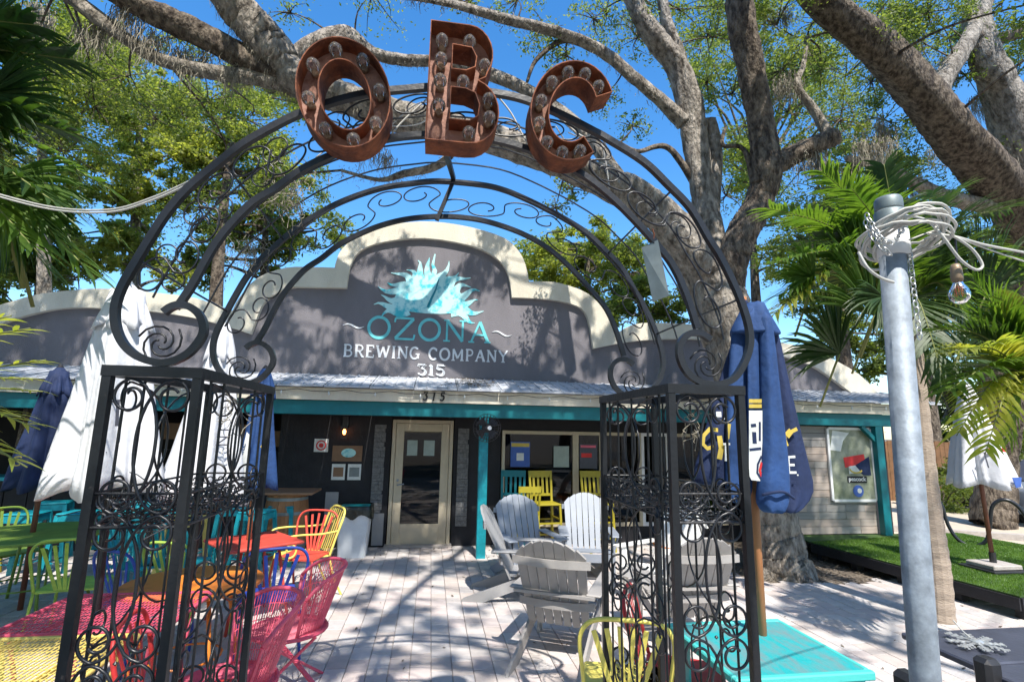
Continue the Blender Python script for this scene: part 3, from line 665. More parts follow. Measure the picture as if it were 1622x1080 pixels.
_, q3, _r = limb(oak, [(455,132,7.1,34),(390,122,7.0,28),(320,112,7.0,26),(250,92,7.0,22),(200,62,6.9,24),(150,25,6.8,26),(90,-20,6.7,26)], M['barkp']); src += q3
_, q4, _r = limb(oak, [(448,105,7.1,20),(485,72,7.4,26),(545,58,7.7,34),(590,84,7.9,22),(640,95,8.0,20),(700,98,8.1,20),(775,118,8.0,22),(850,152,7.8,22),(920,205,7.4,24),(985,285,6.8,24)], M['barkp']); src += q4
_, q5, _r = limb(oak, [(1150,470,6.75,60),(1158,420,6.7,56),(1178,370,6.7,54),(1202,320,6.7,50),(1214,270,6.6,52),(1205,205,6.6,44),(1190,110,6.5,48),(1176,30,6.4,48),(1168,-60,6.3,44)], M['bark']); src += q5
_, q6, _r = limb(oak, [(1210,275,6.6,42),(1245,252,6.6,38),(1285,232,6.5,34),(1322,216,6.5,32)], M['bark']); src += q6
_, q7, _r = limb(oak, [(1312,212,6.5,20),(1290,175,6.6,16),(1262,135,6.6,12),(1272,105,6.7,9),(1278,60,6.8,6)], M['barkp']); src += q7
_, q8, _r = limb(oak, [(1140,440,6.9,46),(1125,370,7.1,52),(1112,300,7.2,44),(1100,225,7.3,46),(1092,160,7.3,46),(1070,100,7.3,42),(1030,50,7.2,36),(1002,0,7.1,32),(985,-50,7.0,30)], M['barkp']); src += q8
_, q9, _r = limb(oak, [(1085,195,7.3,30),(1050,162,7.3,22),(1005,125,7.2,22),(950,80,7.2,20),(880,50,7.1,20),(800,30,7.1,18),(720,8,7.0,14),(640,-6,7.0,10)], M['barkp']); src += q9
_, qb, _r = limb(oak, [(1086,150,7.3,24),(1078,90,7.3,22),(1055,30,7.3,20),(1045,-40,7.3,16)], M['barkp']); src += qb
_, qc, _r = limb(oak, [(1128,330,7.2,30),(1132,240,7.3,26),(1124,190,7.3,22)], M['barkp']); src += qc
_, qd, _r = limb(oak, [(930,70,7.2,12),(890,65,7.2,10),(850,95,7.2,8),(835,130,7.2,5)], M['bark']); src += qd
_, qe, _r = limb(oak, [(1205,330,6.7,26),(1180,240,6.8,8),(1145,230,6.9,8),(1150,200,6.9,5)], M['bark']); src += qe
_, qf, _r = limb(oak, [(740,200,7.2,22),(700,258,7.3,16),(640,275,7.4,13),(600,285,7.5,8),(540,270,7.6,5)], M['barkp']); src += qf
_, qg, _r = limb(oak, [(1112,310,7.2,16),(1060,235,7.3,10),(1010,240,7.3,8),(980,225,7.3,5)], M['bark']); src += qg
# branches overhead, continuing the limbs beyond the picture (they cast the dapple)
over_ = [[q8[-1],(2.6,5.2,9.2),(1.8,2.6,9.4),(.8,0,9.0),(.2,-2,8.6)],[q1[-1],(-2.6,5.2,8.9),(-2.3,3.0,9.2),(-1.8,.6,9.0),(-2.3,-1.5,8.8)],[q5[-1],(4.4,4.7,8.4),(4.0,2.4,8.6),(4.4,0,8.4),(5.4,-2.4,8.4)],[q2[-1],(-5.0,5.0,8.4),(-5.6,2.2,8.6),(-5.8,-1,8.6)],[(1.8,2.6,9.4),(-.4,1.8,9.2),(-1.2,1.0,9.0),(-3.2,-.6,9.2)]]
osrc = []
for L in over_:
    b = MB(); q = catmull(L,6); b.tube(q,[.10-.06*i/len(q) for i in range(len(q))],8,rough=.1); b.build('limb', M['bark'], oak, smooth=True); osrc += q
tw = MB(); LV = []; MS = []
def blob(px, py, rp, Y, n, sub=9, size=.052, tr=.012):
    c = PY(px, py, Y); r_ = spx(rp, c); p, sc = clump_points(c, r_, n, sub); LV.append(leaf_quads(p, size))
    branches(tw, [min(src, key=lambda s_: (s_-c).length)], [c], tr*1.6); branches(tw, [c], sc, tr)
fg = [(1180,-20,60,7,900),(1280,90,60,8,1200),(1220,330,40,8.5,500),(1180,200,40,8.5,500),(460,20,30,8,120),(100,240,80,9,1200),(320,330,60,9.3,900),(420,300,50,9.3,700),(1050,10,50,8,700),(1340,120,70,8.6,1500),(1120,60,50,8,700),(960,20,30,8,200),(30,40,70,8,1500),(120,70,60,8.4,900),(200,120,55,8,700),(70,120,70,8.8,1100),(330,160,60,8,900),(390,190,55,8.4,800),(150,170,60,8.6,900),(250,190,60,8.8,800),(280,60,35,7.5,300),
 (860,40,40,7.3,380),(900,90,30,7.3,260),(940,30,40,7.5,300),(820,0,40,7.3,250),(1010,60,40,7.6,360),(960,150,35,7.5,200),(1000,200,30,7.5,200),(1130,60,55,7.4,900),(1120,130,40,7.6,420),(1140,10,60,7.4,900),(1020,0,50,7.4,500),
 (1230,40,60,6.9,1100),(1240,110,55,7.0,1000),(1250,180,40,7.2,350),(1310,30,60,7.0,1000),(1160,150,30,7,250),(1300,110,45,7.2,350),(1150,310,40,7.7,300),(1260,260,45,7.4,800),(1330,190,45,7.0,550),(905,300,26,7.3,220),(880,330,18,7.2,90),(590,-10,60,7.5,200),(745,5,40,7.3,160),(1380,40,60,6.8,900)]
for a in fg: blob(a[0],a[1],a[2]*1.25,a[3],int(a[4]*1.8),12)
def lit_column(x, y, z):
    """True where leaves would shade the sunny middle of the patio; the added clumps are thinned there to let sun through"""
    gx, gy = x-.11*z, y+.67*z
    return (-1.0 < gx < 3.4 and 2.6 < gy < 6.4) or (.2 < gx < 9.5 and .6 < gy < 8.0) or (-2.9 < gx < -.6 and 2.2 < gy < 5.8)
cl_ = 0
for _ in range(230):  # unseen crown clumps added overhead to cut sky light, sparse above sunny ground
    x, y = random.uniform(-9, 9), random.uniform(-9, 5.2); z = random.uniform(8.2, 9.8)+max(0, -y)*.12
    thin = lit_column(x, y, z); hz = z-(8.58-y)/.67
    if 2.2 < hz < 5.6 and random.random() < .93: continue
    if .5 < x-.11*z < 9.5 and .6 < y+.67*z < 8.2 and not (x-.11*z < 3 and y+.67*z > 6.4) and random.random() < .8: continue
    if thin and random.random() > .16: continue
    if (x-.11*z) > -1.2 and y+.67*(z-4) > 7.6 and random.random() < .45: continue
    n_ = 260 if thin else 900; r_ = .45 if thin else random.uniform(.7, 1.1)
    p, sc = clump_points((x,y,z), r_, n_, 8, .5); LV.append(leaf_quads(p, .10 if thin or y > 2 else .15)); s0 = min(osrc, key=lambda q_: (q_-Vector((x,y,z))).length); branches(tw, [s0], [Vector((x,y,z))], .03, .1); cl_ += 1
dap = [(random.uniform(480,900), random.uniform(930,1070), 9, random.uniform(.12,.3), random.randint(60,200)) for _ in range(22)]+[(random.uniform(1200,1440), random.uniform(925,1060), 9, random.uniform(.12,.25), random.randint(50,130)) for _ in range(8)]+[(random.uniform(0,560), random.uniform(500,590), 8.55, random.uniform(.12,.3), random.randint(70,220)) for _ in range(16)]+[(random.uniform(560,960), random.uniform(380,590), 8.55, random.uniform(.08,.2), random.randint(40,120)) for _ in range(6)]+[(random.uniform(940,1300), random.uniform(530,600), 8.55, random.uniform(.15,.35), random.randint(150,400)) for _ in range(10)]
for px, py, Yp, r_, n_ in dap+list(((1050,540,8.55,.45,1300),(1100,560,8.55,.5,1200),(960,560,8.55,.35,700),(930,500,8.55,.2,160),(20,520,8.55,.5,800),(110,500,8.55,.5,800),(220,560,8.55,.5,700),(380,500,8.55,.25,240),(450,520,8.55,.3,380),(640,560,8.55,.3,240),(600,410,8.55,.2,140),(780,410,8.55,.35,600),(560,380,8.55,.25,160),(850,430,8.55,.2,120),(1200,570,8.55,.5,800),(520,480,8.55,.25,160),(660,900,9,.6,1500),(820,905,9,.6,1300),(560,905,9,.5,1000),(500,960,9,.35,300),(700,985,9,.4,260),(850,990,9,.4,300),(620,985,9,.3,160),(780,1040,9,.3,200),(1340,1000,9,.3,160),(1260,960,9,.25,120),(1390,940,9,.3,200),(480,1040,9,.3,160),(1000,570,8.55,.35,500),(60,540,8.55,.6,900),(160,540,8.55,.5,700),(-60,560,8.55,.6,600),(640,440,8.55,.3,220),(740,420,8.55,.35,420),(470,560,8.55,.3,220),(360,560,8.55,.4,350),(1290,560,8.55,.35,350),(600,900,9,.5,900),(760,900,9,.5,900),(900,930,9,.4,300),(450,620,7.8,.3,250),(900,620,7.8,.4,350),(1100,620,7.8,.4,400))):
    hit = PY(px, py, Yp) if py < 700 else PZ(px, py); c = hit-SUN*((9.0-hit.z)/-SUN.z)      # unseen clumps added up-sun of the places they dapple
    p, sc = clump_points(c, r_, n_, 9, .6); LV.append(leaf_quads(p, .085)); branches(tw, [min(osrc, key=lambda q_: (q_-c).length)], [c], .022, .1); branches(tw, [c], sc, .012)
npmesh('foliage', np.concatenate(LV), 4, M['leaf'], oak)
tag(tw.build('twigs', M['bark'], oak), kind='stuff')
ms = [moss_strands([tuple(p) for p in q1], 2600, .42), moss_strands([tuple(p) for p in qa[-34:]], 1500, .22), moss_strands([tuple(p) for p in q4], 500, .16), moss_strands([tuple(p) for p in q8[20:]], 260, .14), moss_strands([tuple(p) for p in q9], 360, .18), moss_strands([tuple(p) for p in q2[:18]], 520, .30), moss_strands([tuple(p) for p in q3[:14]], 160, .22), moss_strands([tuple(p) for p in qa[22:]], 900, .16), moss_strands([tuple(p) for p in q7], 60, .2), moss_strands([tuple(p) for p in qf], 160, .12)]
for px, py, Y, n_, l in ((240,60,6.9,160,.45),(370,120,6.9,120,.3),(1385,225,7.0,320,.5),(1310,255,6.6,90,.3),(1230,20,6.9,120,.4),(600,250,7.4,120,.3),(150,40,6.9,260,.5),(300,90,7,260,.4),(200,20,6.8,200,.5),(1240,130,6.6,220,.4),(1290,250,6.5,260,.35),(1010,20,7.2,120,.3),(520,75,7.2,160,.2),(60,20,7.2,260,.5)):
    ms.append(moss_strands([tuple(PY(px+random.gauss(0,14),py+random.gauss(0,6),Y)) for _ in range(12)], n_, l))
npmesh('spanish_moss', np.concatenate(ms), 4, M['moss'], oak)

# second oak, right
oak2 = thing('live_oak', 'grey-barked oak at the right edge with a broad diagonal limb above the palms', 'tree', (0,0,0))
src = []
_, q, _r = limb(oak2, [(1572,835,9.6,66),(1574,790,9.6,62),(1580,700,9.5,62),(1592,580,9.2,64),(1612,460,8.8,70),(1625,360,8.4,76)], M['bark'], 'trunk'); src += q
_, q, _r = limb(oak2, [(1635,385,8.4,70),(1600,318,8.0,78),(1555,262,7.6,74),(1500,195,7.2,74),(1440,125,7.0,68),(1380,70,6.8,62),(1320,20,6.6,56),(1265,-50,6.4,50)], M['bark']); src += q; qm = q
_, q, _r = limb(oak2, [(1640,350,8.3,70),(1615,240,8.0,64),(1590,150,7.8,60),(1560,90,7.6,50),(1545,30,7.6,40),(1560,-40,7.6,36)], M['barkp']); src += q
_, q, _r = limb(oak2, [(1480,170,7.1,40),(1492,130,7.2,34),(1520,85,7.3,30),(1545,40,7.5,26),(1570,-20,7.6,22)], M['barkp']); src += q
_, q, _r = limb(oak2, [(1590,330,8.0,30),(1500,312,7.8,26),(1440,285,7.8,20),(1395,262,7.8,16),(1340,250,7.8,10)], M['barkp']); src += q
_, q, _r = limb(oak2, [(1540,60,7.5,26),(1590,60,7.6,20),(1640,40,7.6,18)], M['bark']); src += q
tw = MB(); LV = []
for a in [(1420,30,60,7.4,1300),(1470,40,60,7.6,1300),(1530,120,40,8.0,500),(1600,40,60,8.0,1500),(1610,120,50,8.3,900),(1380,130,40,8.0,420),(1400,190,60,8.2,1300),(1350,260,55,8.6,900),(1450,250,55,8.8,900),(1420,330,50,8.6,800),(1540,300,60,8.8,1100),(1560,380,60,9,1200),(1470,20,50,7.0,700),(1590,0,60,7.5,900),(1500,60,40,8,500),(1360,330,50,9,700),(1300,300,50,9,600)]: blob(a[0],a[1],a[2]*1.2,a[3],int(a[4]*2),12,size=.06)
for c in ((7.6,4.4,7.2),(9.4,5.2,7.6)):
    p, sc = clump_points(c, .8, 900, 9, .5); LV.append(leaf_quads(p, .075))
    branches(tw, [min(src, key=lambda s_: (s_-Vector(c)).length)], [c], .03)
npmesh('foliage', np.concatenate(LV), 4, M['leafd'], oak2); tag(tw.build('twigs', M['bark'], oak2), kind='stuff')
npmesh('spanish_moss', np.concatenate([moss_strands([tuple(PY(x+random.gauss(0,16),y+random.gauss(0,8),8)) for _ in range(14)], n_, .5) for x, y, n_ in ((1480,100,360),(1440,60,300),(1390,200,320),(1420,20,300),(1500,230,260),(1560,160,260),(1600,250,200),(1360,300,260),(1450,300,200))]), 4, M['moss'], oak2)

# background trees
def bgtree(label, tx, Yt, crowns, nleaf, size, mat, tmat='bark', tw_px=26, lean=0, group='trees behind the building'):
    t = thing('oak_tree', label, 'tree', (0,0,0), 0, group)
    g0 = PY(tx, 640, Yt); g0.z = 0
    LVs = []; tb = MB(); cmid = PY(crowns[0][0], crowns[0][1], Yt)
    top = Vector((cmid.x, cmid.y, cmid.z+.3)); bx = PY(tx, 560, Yt).x
    P = [Vector((bx, Yt, 0)), Vector((bx+.1, Yt, cmid.z*.3)), Vector((bx*.6+top.x*.4, Yt, cmid.z*.65)), top]
    b = MB(); r_ = spx(tw_px, P[2])/2; q = catmull(P, 6); b.tube(q, [r_*(1.5-1.2*i/len(q)) for i in range(len(q))], 10, rough=.15); b.build('trunk', M[tmat], t, smooth=True)
    tot = sum(c[2]*c[3] for c in crowns)
    for cx, cy, rx, ry in crowns:
        k = max(4, int(rx*ry/560)); nl_ = nleaf*2.9
        for _ in range(k):
            a = random.uniform(0,2*pi); rr = sqrt(random.random()); Yb = Yt+random.uniform(-1.2,1.2)
            c = PY(cx+cos(a)*rr*rx, cy+sin(a)*rr*ry, Yb); R_ = spx(random.uniform(24,46), c)
            p, sc = clump_points(c, R_, int(nl_*rx*ry/tot/k), 9); LVs.append(leaf_quads(p, size))
            s0 = min(q[6:], key=lambda p_: (p_-c).length); branches(tb, [s0], [c], r_*.32); branches(tb, [c], sc[:4], r_*.10)
    npmesh('crown', np.concatenate(LVs), 4, M[mat], t); tag(tb.build('branches', M[tmat], t), kind='stuff')
    return t
bgtree('bright leafy oak at the upper left edge above the left palm', 60, 11, [(60,70,130,80),(150,100,70,60),(110,180,80,60),(20,230,60,90)], 15000, .085, 'leafb', 'barkp', 20)
bgtree('tall open oak behind the left end of the parapet', 205, 13, [(220,190,110,100),(150,330,80,70),(230,400,90,50)], 14000, .095, 'leafb', 'barkp', 22)
bgtree('dense oak behind the left shoulder of the arch', 330, 12, [(370,190,110,60),(300,280,80,60),(400,270,80,60)], 13000, .09, 'leafb', 'bark', 22)
bgtree('darker oak low behind the left curve of the parapet', 420, 14, [(420,360,70,60),(350,400,70,50),(480,330,50,50)], 9000, .095, 'leaf', 'bark', 22)
bgtree('shaded oak far left under the palm fronds', 60, 14, [(70,390,90,60),(20,430,60,50),(130,430,60,30)], 9000, .095, 'leafd', 'barkp', 26)
bgtree('rounded oak right behind the stepped right shoulder of the parapet', 930, 12, [(930,410,90,40),(880,440,60,30),(990,400,50,50)], 12000, .085, 'leafb', 'bark', 20)
bgtree('oak seen through the right side of the arch', 1040, 10.5, [(1010,460,60,50),(1060,490,50,40),(960,470,40,30)], 7000, .075, 'leaf', 'bark', 24)
bgtree('small clump-crowned oak left of the fan palm', 1200, 12, [(1190,300,70,70),(1250,60,80,70),(1120,90,60,60),(1300,160,60,60),(1230,380,60,70),(1160,240,40,40)], 9000, .085, 'leaf', 'bark', 20)
bgtree('dark oak mass behind the fan palm', 1330, 13, [(1330,380,80,80),(1380,300,70,60),(1290,460,70,70)], 14000, .095, 'leafd', 'bark', 26)
bgtree('tall dark oak behind the galvanised pole', 1450, 14, [(1450,400,90,80),(1500,480,80,80),(1400,540,80,70)], 16000, .10, 'leafd', 'bark', 30)
bgtree('leafy oak behind the bike rack and parked car', 1540, 16, [(1500,640,70,60),(1570,600,70,80),(1620,680,50,80)], 15000, .11, 'leaf', 'bark', 34)
bgtree('bright oak at the right edge above the car', 1640, 13, [(1620,520,60,80),(1640,420,60,80),(1590,440,50,50)], 9000, .09, 'leaf', 'bark', 26)
# unseen trees added behind the camera to block sky light, mirrored in window panes
for i, (x, y, hh_) in enumerate(((-13,-9,12),(-6,-13,14),(1,-12,12),(8,-14,14),(14,-8,12),(-16,0,11),(17,1,11),(-14,8,9))):
    t = thing('oak_tree', 'unseen oak added to block sky light %s of the patio behind the viewer' % ('at the far left rear corner','at the left rear','straight behind the middle','at the right rear','at the far right rear corner','beyond the left side','beyond the right side','left of the bar end')[i], 'tree', (x,y,0), 0, 'unseen oaks added to block sky light')
    b = MB(); b.tube(catmull([(0,0,0),(.2,0,hh_*.3),(0,.2,hh_*.6)],6),[.4-.02*i_ for i_ in range(13)],10,rough=.1); b.build('trunk', M['bark'], t, smooth=True)
    LVs = []
    for _ in range(26):
        a = random.uniform(0,2*pi); r_ = random.uniform(0,4.5); p, sc = clump_points((cos(a)*r_, sin(a)*r_, random.uniform(hh_*.28, hh_)), 1.4, 420, 8); LVs.append(leaf_quads(p, .34))
    npmesh('crown', np.concatenate(LVs), 4, M['leafd'], t)
# shrubs beyond the bike rack
for i, (px, py, Y, w, lb) in enumerate(((1490,780,12,55,'low green shrub beside the timber fence'),(1535,770,12.5,45,'dark rounded shrub behind the black bike rack'),(1590,720,13.5,60,'tall leafy shrub left of the parked car'))):
    s_ = thing('shrub', lb, 'shrub', (0,0,0)); c = PY(px, py, Y); r_ = spx(w, c); p, sc = clump_points(c, r_, 3500, 12, 1.0); p[:,2] = np.maximum(p[:,2], .05)
    npmesh('leaves', leaf_quads(p, .09), 4, M['leafd'] if i != 2 else M['leaf'], s_)
    b = MB(); branches(b, [Vector((c.x, c.y, 0))], sc, .025); b.build('stems', M['bark'], s_)
# timber fence at right back
fe = thing('timber_fence', 'warm brown timber fence glimpsed between shrubs and trunk', 'fence', (14.6,13.6,0))
for k in range(26):
    b = MB(); b.box(k*.16-2,k*.16-2+.15,0,.025,0,1.7+random.uniform(-.02,.02)); b.build('board', M['fence'], fe)
b = MB(); b.box(-2.1,2.3,.03,.07,.4,.5); b.box(-2.1,2.3,.03,.07,1.3,1.4); b.build('rail', M['fence'], fe)

# ------------------------------------------------------------------ palms
def frond(parent, base, tip, sag, L, nl, mat, wid=.03, up=(0,0,1), spread=.9, droop=.35, name='frond'):
    base, tip, up = Vector(base), Vector(tip), Vector(up); d = tip-base
    mid = base.lerp(tip,.55)+up*(-sag); q = catmull([base, base.lerp(mid,.5)+up*abs(sag)*.25, mid, tip], 8)
    b = MB(); b.tube(q, [.012*(1-.75*i/len(q)) for i in range(len(q))], 5); st = b.build(name, M['stem'], parent, smooth=True)
    vs = []; n = len(q)
    for i in range(nl):
        t = .12+.86*i/nl; k = min(int(t*(n-1)), n-2); p = q[k].lerp(q[k+1], t*(n-1)-k); tg = (q[k+1]-q[k]).normalized()
        side = tg.cross(up); side = side.normalized() if side.length > .01 else Vector((1,0,0)); nn = side.cross(tg)
        ll = L*(.45+.75*sin(pi*min(1,t*.85+.12)))*random.uniform(.85,1.1)
        for s_ in (-1,1):
            dr = (side*s_*spread+tg*(.55+.5*t)+nn*.25).normalized(); dr = (dr+Vector((random.gauss(0,.07),random.gauss(0,.07),random.gauss(0,.07)))).normalized()
            w = nn.cross(dr).normalized()*wid*.5*random.uniform(.8,1.15); prev = p; pd = dr
            segs = 4; wf = [.5,1,.85,.5,.04]
            for k2 in range(segs):
                pd = (pd+Vector((0,0,-droop*(k2+1)/segs*.8))).normalized(); nx = prev+pd*ll/segs
                vs += [prev-w*wf[k2], prev+w*wf[k2], nx+w*wf[k2+1], nx-w*wf[k2+1]]; prev = nx
    o = npmesh('leaflets', np.array([tuple(v) for v in vs]), 4, mat, st, None); return st
def fan(parent, c, a0, a1, n, L, mat, wid=.035, tilt=.25, name='frond'):
    c = Vector(c); vs = []
    for i in range(n):
        a = radians(a0+(a1-a0)*i/(n-1)); dr = Vector((cos(a), random.gauss(-.05,.12)-tilt*abs(sin(a*2)), sin(a))).normalized(); ll = L*(.82+.2*sin(pi*i/(n-1)))*random.uniform(.9,1.08)
        nn = dr.cross(Vector((0,1,0))).normalized()
        for sgn_ in (-1,1):
            w = (nn*.86+Vector((0,sgn_*.5,0)))*wid*.5; prev = c.copy(); pd = dr.copy(); wf = [.12,.7,1,.8,.45,.02]
            for k in range(5):
                pd = (pd+Vector((0,0,-.055*k*k*.35))).normalized(); nx = prev+pd*ll/5
                vs += [prev, prev+w*wf[k]*sgn_, nx+w*wf[k+1]*sgn_, nx]; prev = nx
    b = MB(); b.tube([c+Vector((.0,.35,-.55)), c+Vector((0,.1,-.15)), c], .012, 5); st = b.build(name, M['stem'], parent, smooth=True)
    npmesh('leaflets', np.array([tuple(v) for v in vs]), 4, mat, st, None)
def rand_mat(l): return M[random.choice(l)]
pl = thing('palm_tree', 'dark green palm reaching in from the upper left edge', 'palm', (-3.9,3.2,0))
off = Vector(pl.location)
b = MB(); b.tube(catmull([(0,0,0),(.05,0,1.4),(0,0,2.9),(.05,0,3.6)],6),[.12]*19,10,rough=.05); b.build('trunk', M['ptrunk'], pl, smooth=True)
hub = Vector((.05,0,3.65))
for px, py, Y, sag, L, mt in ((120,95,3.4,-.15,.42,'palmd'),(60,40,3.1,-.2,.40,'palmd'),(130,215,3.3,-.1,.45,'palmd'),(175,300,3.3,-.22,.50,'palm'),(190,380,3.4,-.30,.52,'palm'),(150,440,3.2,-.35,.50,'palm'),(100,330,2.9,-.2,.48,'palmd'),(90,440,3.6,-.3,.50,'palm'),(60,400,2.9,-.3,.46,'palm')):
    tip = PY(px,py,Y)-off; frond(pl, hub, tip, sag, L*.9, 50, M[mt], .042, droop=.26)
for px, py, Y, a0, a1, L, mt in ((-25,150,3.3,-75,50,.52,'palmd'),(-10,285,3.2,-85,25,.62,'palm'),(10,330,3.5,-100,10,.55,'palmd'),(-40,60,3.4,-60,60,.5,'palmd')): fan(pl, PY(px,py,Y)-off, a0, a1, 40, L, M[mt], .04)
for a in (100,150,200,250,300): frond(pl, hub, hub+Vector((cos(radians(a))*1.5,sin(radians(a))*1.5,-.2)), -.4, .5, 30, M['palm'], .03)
pl = thing('palm_plant', 'yellow-green palm clump at the lower left edge', 'palm', (-2.75,2.75,0))
off = Vector(pl.location); hub = PZ(-60,640,1.75)-off; hub = Vector((-.15,0,1.75))
b = MB(); b.tube(catmull([(-.15,0,0),(-.13,0,.9),(-.15,0,1.78)],6),[.05]*13,8,rough=.05); b.build('stem', M['ptrunk'], pl, smooth=True)
for px, py, Y, sag in ((60,520,2.6,-.1),(85,570,2.7,-.05),(80,620,2.6,-.1),(75,680,2.6,-.18),(55,740,2.5,-.2),(30,500,2.8,-.1),(70,600,2.9,-.1),(45,660,2.4,-.1),(20,720,2.7,-.1)):
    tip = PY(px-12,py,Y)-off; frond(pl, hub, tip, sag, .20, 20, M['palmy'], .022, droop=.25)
pb = Vector((5.09,4.83,0))
pl = thing('palm_tree', 'ringed-trunk palm behind the galvanised pole with wide arching green fronds', 'palm', pb)
off = pb; tr = [Vector((0,0,0))]+[PY(x,y,4.83)-off for x,y in ((1483,900),(1472,820),(1458,700),(1446,580),(1436,480))]
b = MB(); q = catmull(tr,8); b.tube(q,[(.125-.03*i/len(q))*(1+.06*(i % 2)) for i in range(len(q))],14); b.build('trunk', M['ptrunk'], pl, smooth=False)
hub = tr[-1]
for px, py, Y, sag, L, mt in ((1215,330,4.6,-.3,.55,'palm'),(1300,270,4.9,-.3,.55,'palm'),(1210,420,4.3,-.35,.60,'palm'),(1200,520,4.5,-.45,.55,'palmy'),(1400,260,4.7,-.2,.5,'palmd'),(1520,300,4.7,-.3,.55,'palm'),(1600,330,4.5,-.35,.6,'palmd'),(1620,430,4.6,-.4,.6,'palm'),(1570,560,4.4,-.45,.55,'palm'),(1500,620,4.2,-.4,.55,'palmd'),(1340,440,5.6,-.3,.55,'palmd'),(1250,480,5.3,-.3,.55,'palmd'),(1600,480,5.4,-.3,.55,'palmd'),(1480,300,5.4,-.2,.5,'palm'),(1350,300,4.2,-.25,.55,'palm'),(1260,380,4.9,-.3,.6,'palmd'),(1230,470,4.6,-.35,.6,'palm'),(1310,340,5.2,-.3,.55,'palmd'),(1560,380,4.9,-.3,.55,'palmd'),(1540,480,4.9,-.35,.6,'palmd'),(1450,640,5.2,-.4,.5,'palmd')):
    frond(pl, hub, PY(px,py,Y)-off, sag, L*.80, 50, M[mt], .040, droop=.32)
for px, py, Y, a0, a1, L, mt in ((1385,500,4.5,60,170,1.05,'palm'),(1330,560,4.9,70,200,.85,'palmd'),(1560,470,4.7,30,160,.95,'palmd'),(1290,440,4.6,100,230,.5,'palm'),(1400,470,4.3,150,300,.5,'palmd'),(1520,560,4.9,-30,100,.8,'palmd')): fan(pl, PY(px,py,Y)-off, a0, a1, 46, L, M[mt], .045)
pb = Vector((5.2,3.6,0))
pl = thing('palm_plant', 'bright feathery palm at the right edge in front of the white umbrella', 'palm', pb)
off = pb; hub = PY(1640,600,3.6)-off
b = MB(); b.tube(catmull([Vector((hub.x,hub.y,0)),Vector((hub.x+.05,hub.y,hub.z*.5)),hub],6),[.05]*13,8,rough=.05); b.build('trunk', M['ptrunk'], pl, smooth=True)
for px, py, Y, sag, L, mt in ((1500,560,3.5,-.15,.34,'palmy'),(1500,620,3.5,-.15,.34,'palm'),(1515,690,3.5,-.2,.30,'palmy'),(1570,500,3.7,-.1,.32,'palm'),(1560,720,3.4,-.2,.28,'palmy'),(1540,440,3.8,-.1,.34,'palm'),(1620,470,3.5,-.1,.3,'palmy'),(1600,700,3.7,-.2,.28,'palm'),(1480,520,3.9,-.15,.34,'palmd')):
    frond(pl, hub, PY(px,py,Y)-off, sag, L*1.1, 34, M[mt], .032, droop=.3)

# ------------------------------------------------------------------ iron arch
YF, YB = 2.0, 2.85
gate = thing('garden_arch', 'black wrought iron arch on two scrollwork pillars in front of the patio', 'arch', (0,2,0))
def gb(mb, name, mat='iron', parent=gate, **k):
    if parent == gate: mb.v = [(v[0], v[1]-2, v[2]) for v in mb.v]
    return mb.build(name, M[mat], parent, **k)
o_px = [(260,495),(273,486),(292,483),(311,493),(321,508),(322,529),(306,553),(285,568),(256,575),(220,565),(196,544),(184,515),(184,483),(196,450),(219,410),(240,375),(265,337),(299,298),(340,264),(382,231),(424,206),(474,181),(531,161),(586,148),(642,142),(700,139),(790,149),(842,162),(897,186),(938,207),(962,220),(1019,256),(1058,293),(1094,331),(1122,378),(1142,410),(1171,471),(1187,525),(1184,561),(1166,595),(1145,607),(1117,608),(1091,593),(1077,567),(1078,543),(1091,529),(1109,528),(1125,538)]
i_px = [(285,482),(306,450),(325,415),(345,382),(371,350),(402,320),(438,298),(477,270),(527,246),(575,229),(627,218),(679,214),(730,215),(783,222),(831,235),(880,254),(926,279),(967,311),(1006,350),(1040,388),(1065,420),(1086,465),(1104,520)]
OP = catmull([PY(x,y,YF) for x, y in o_px], 5); IP = catmull([PY(x,y,YF) for x, y in i_px], 5)
def at_y(pts, Y): return [Vector((p.x, Y, p.z)) for p in pts]
for Y in (YF, YB):
    b = MB(); b.tube(at_y(OP,Y), .0128, 4, square=True); gb(b, 'outer_rail')
    b = MB(); b.tube(at_y(IP,Y), .0122, 4, square=True); gb(b, 'inner_rail')
k0, k1 = 13*5, 37*5                          # the part of the outer rail above the curls
arcO = OP[k0:k1+1]; arcI = IP
def along(P, t):
    f = t*(len(P)-1); k = min(int(f), len(P)-2); return P[k].lerp(P[k+1], f-k)
for Y, base_ in ((2.2,arcO),(2.42,arcO),(2.63,arcO),(2.42,arcI)):
    b = MB(); b.tube(at_y(base_[::2],Y), .0045, 5); gb(b, 'hoop_rod')
for t in (.04,.22,.80,.96):
    for P_ in (arcO,):
        p = along(P_, t); b = MB(); b.tube([(p.x,YF,p.z),(p.x,YB,p.z)], .005, 5); gb(b, 'cross_rod')
b = MB(); po, pi_ = along(arcO,.515), along(arcI,.515)
b.beam((po.x,YB-.02,po.z-.0),(pi_.x,YB-.02,pi_.z-.03),.022,.022,(0,1,0)); gb(b,'centre_bar'); b = MB(); b.beam((pi_.x,YF,pi_.z+.02),(po.x,YB,po.z+.02),.024,.024); gb(b,'ridge_bar')
def kcurve(fn, n=60):
    x = y = th = 0.; P = []
    for i in range(n+1):
        P.append((x,y)); s_ = i/n; th += fn(s_)/n; x += cos(th)/n; y += sin(th)/n
    P = np.array(P); return P
def norm(P, ang=0):
    c, s_ = cos(ang), sin(ang); P = P @ np.array([[c,s_],[-s_,c]]); mn = P.min(0); mx = P.max(0); return (P-mn)/(mx-mn)
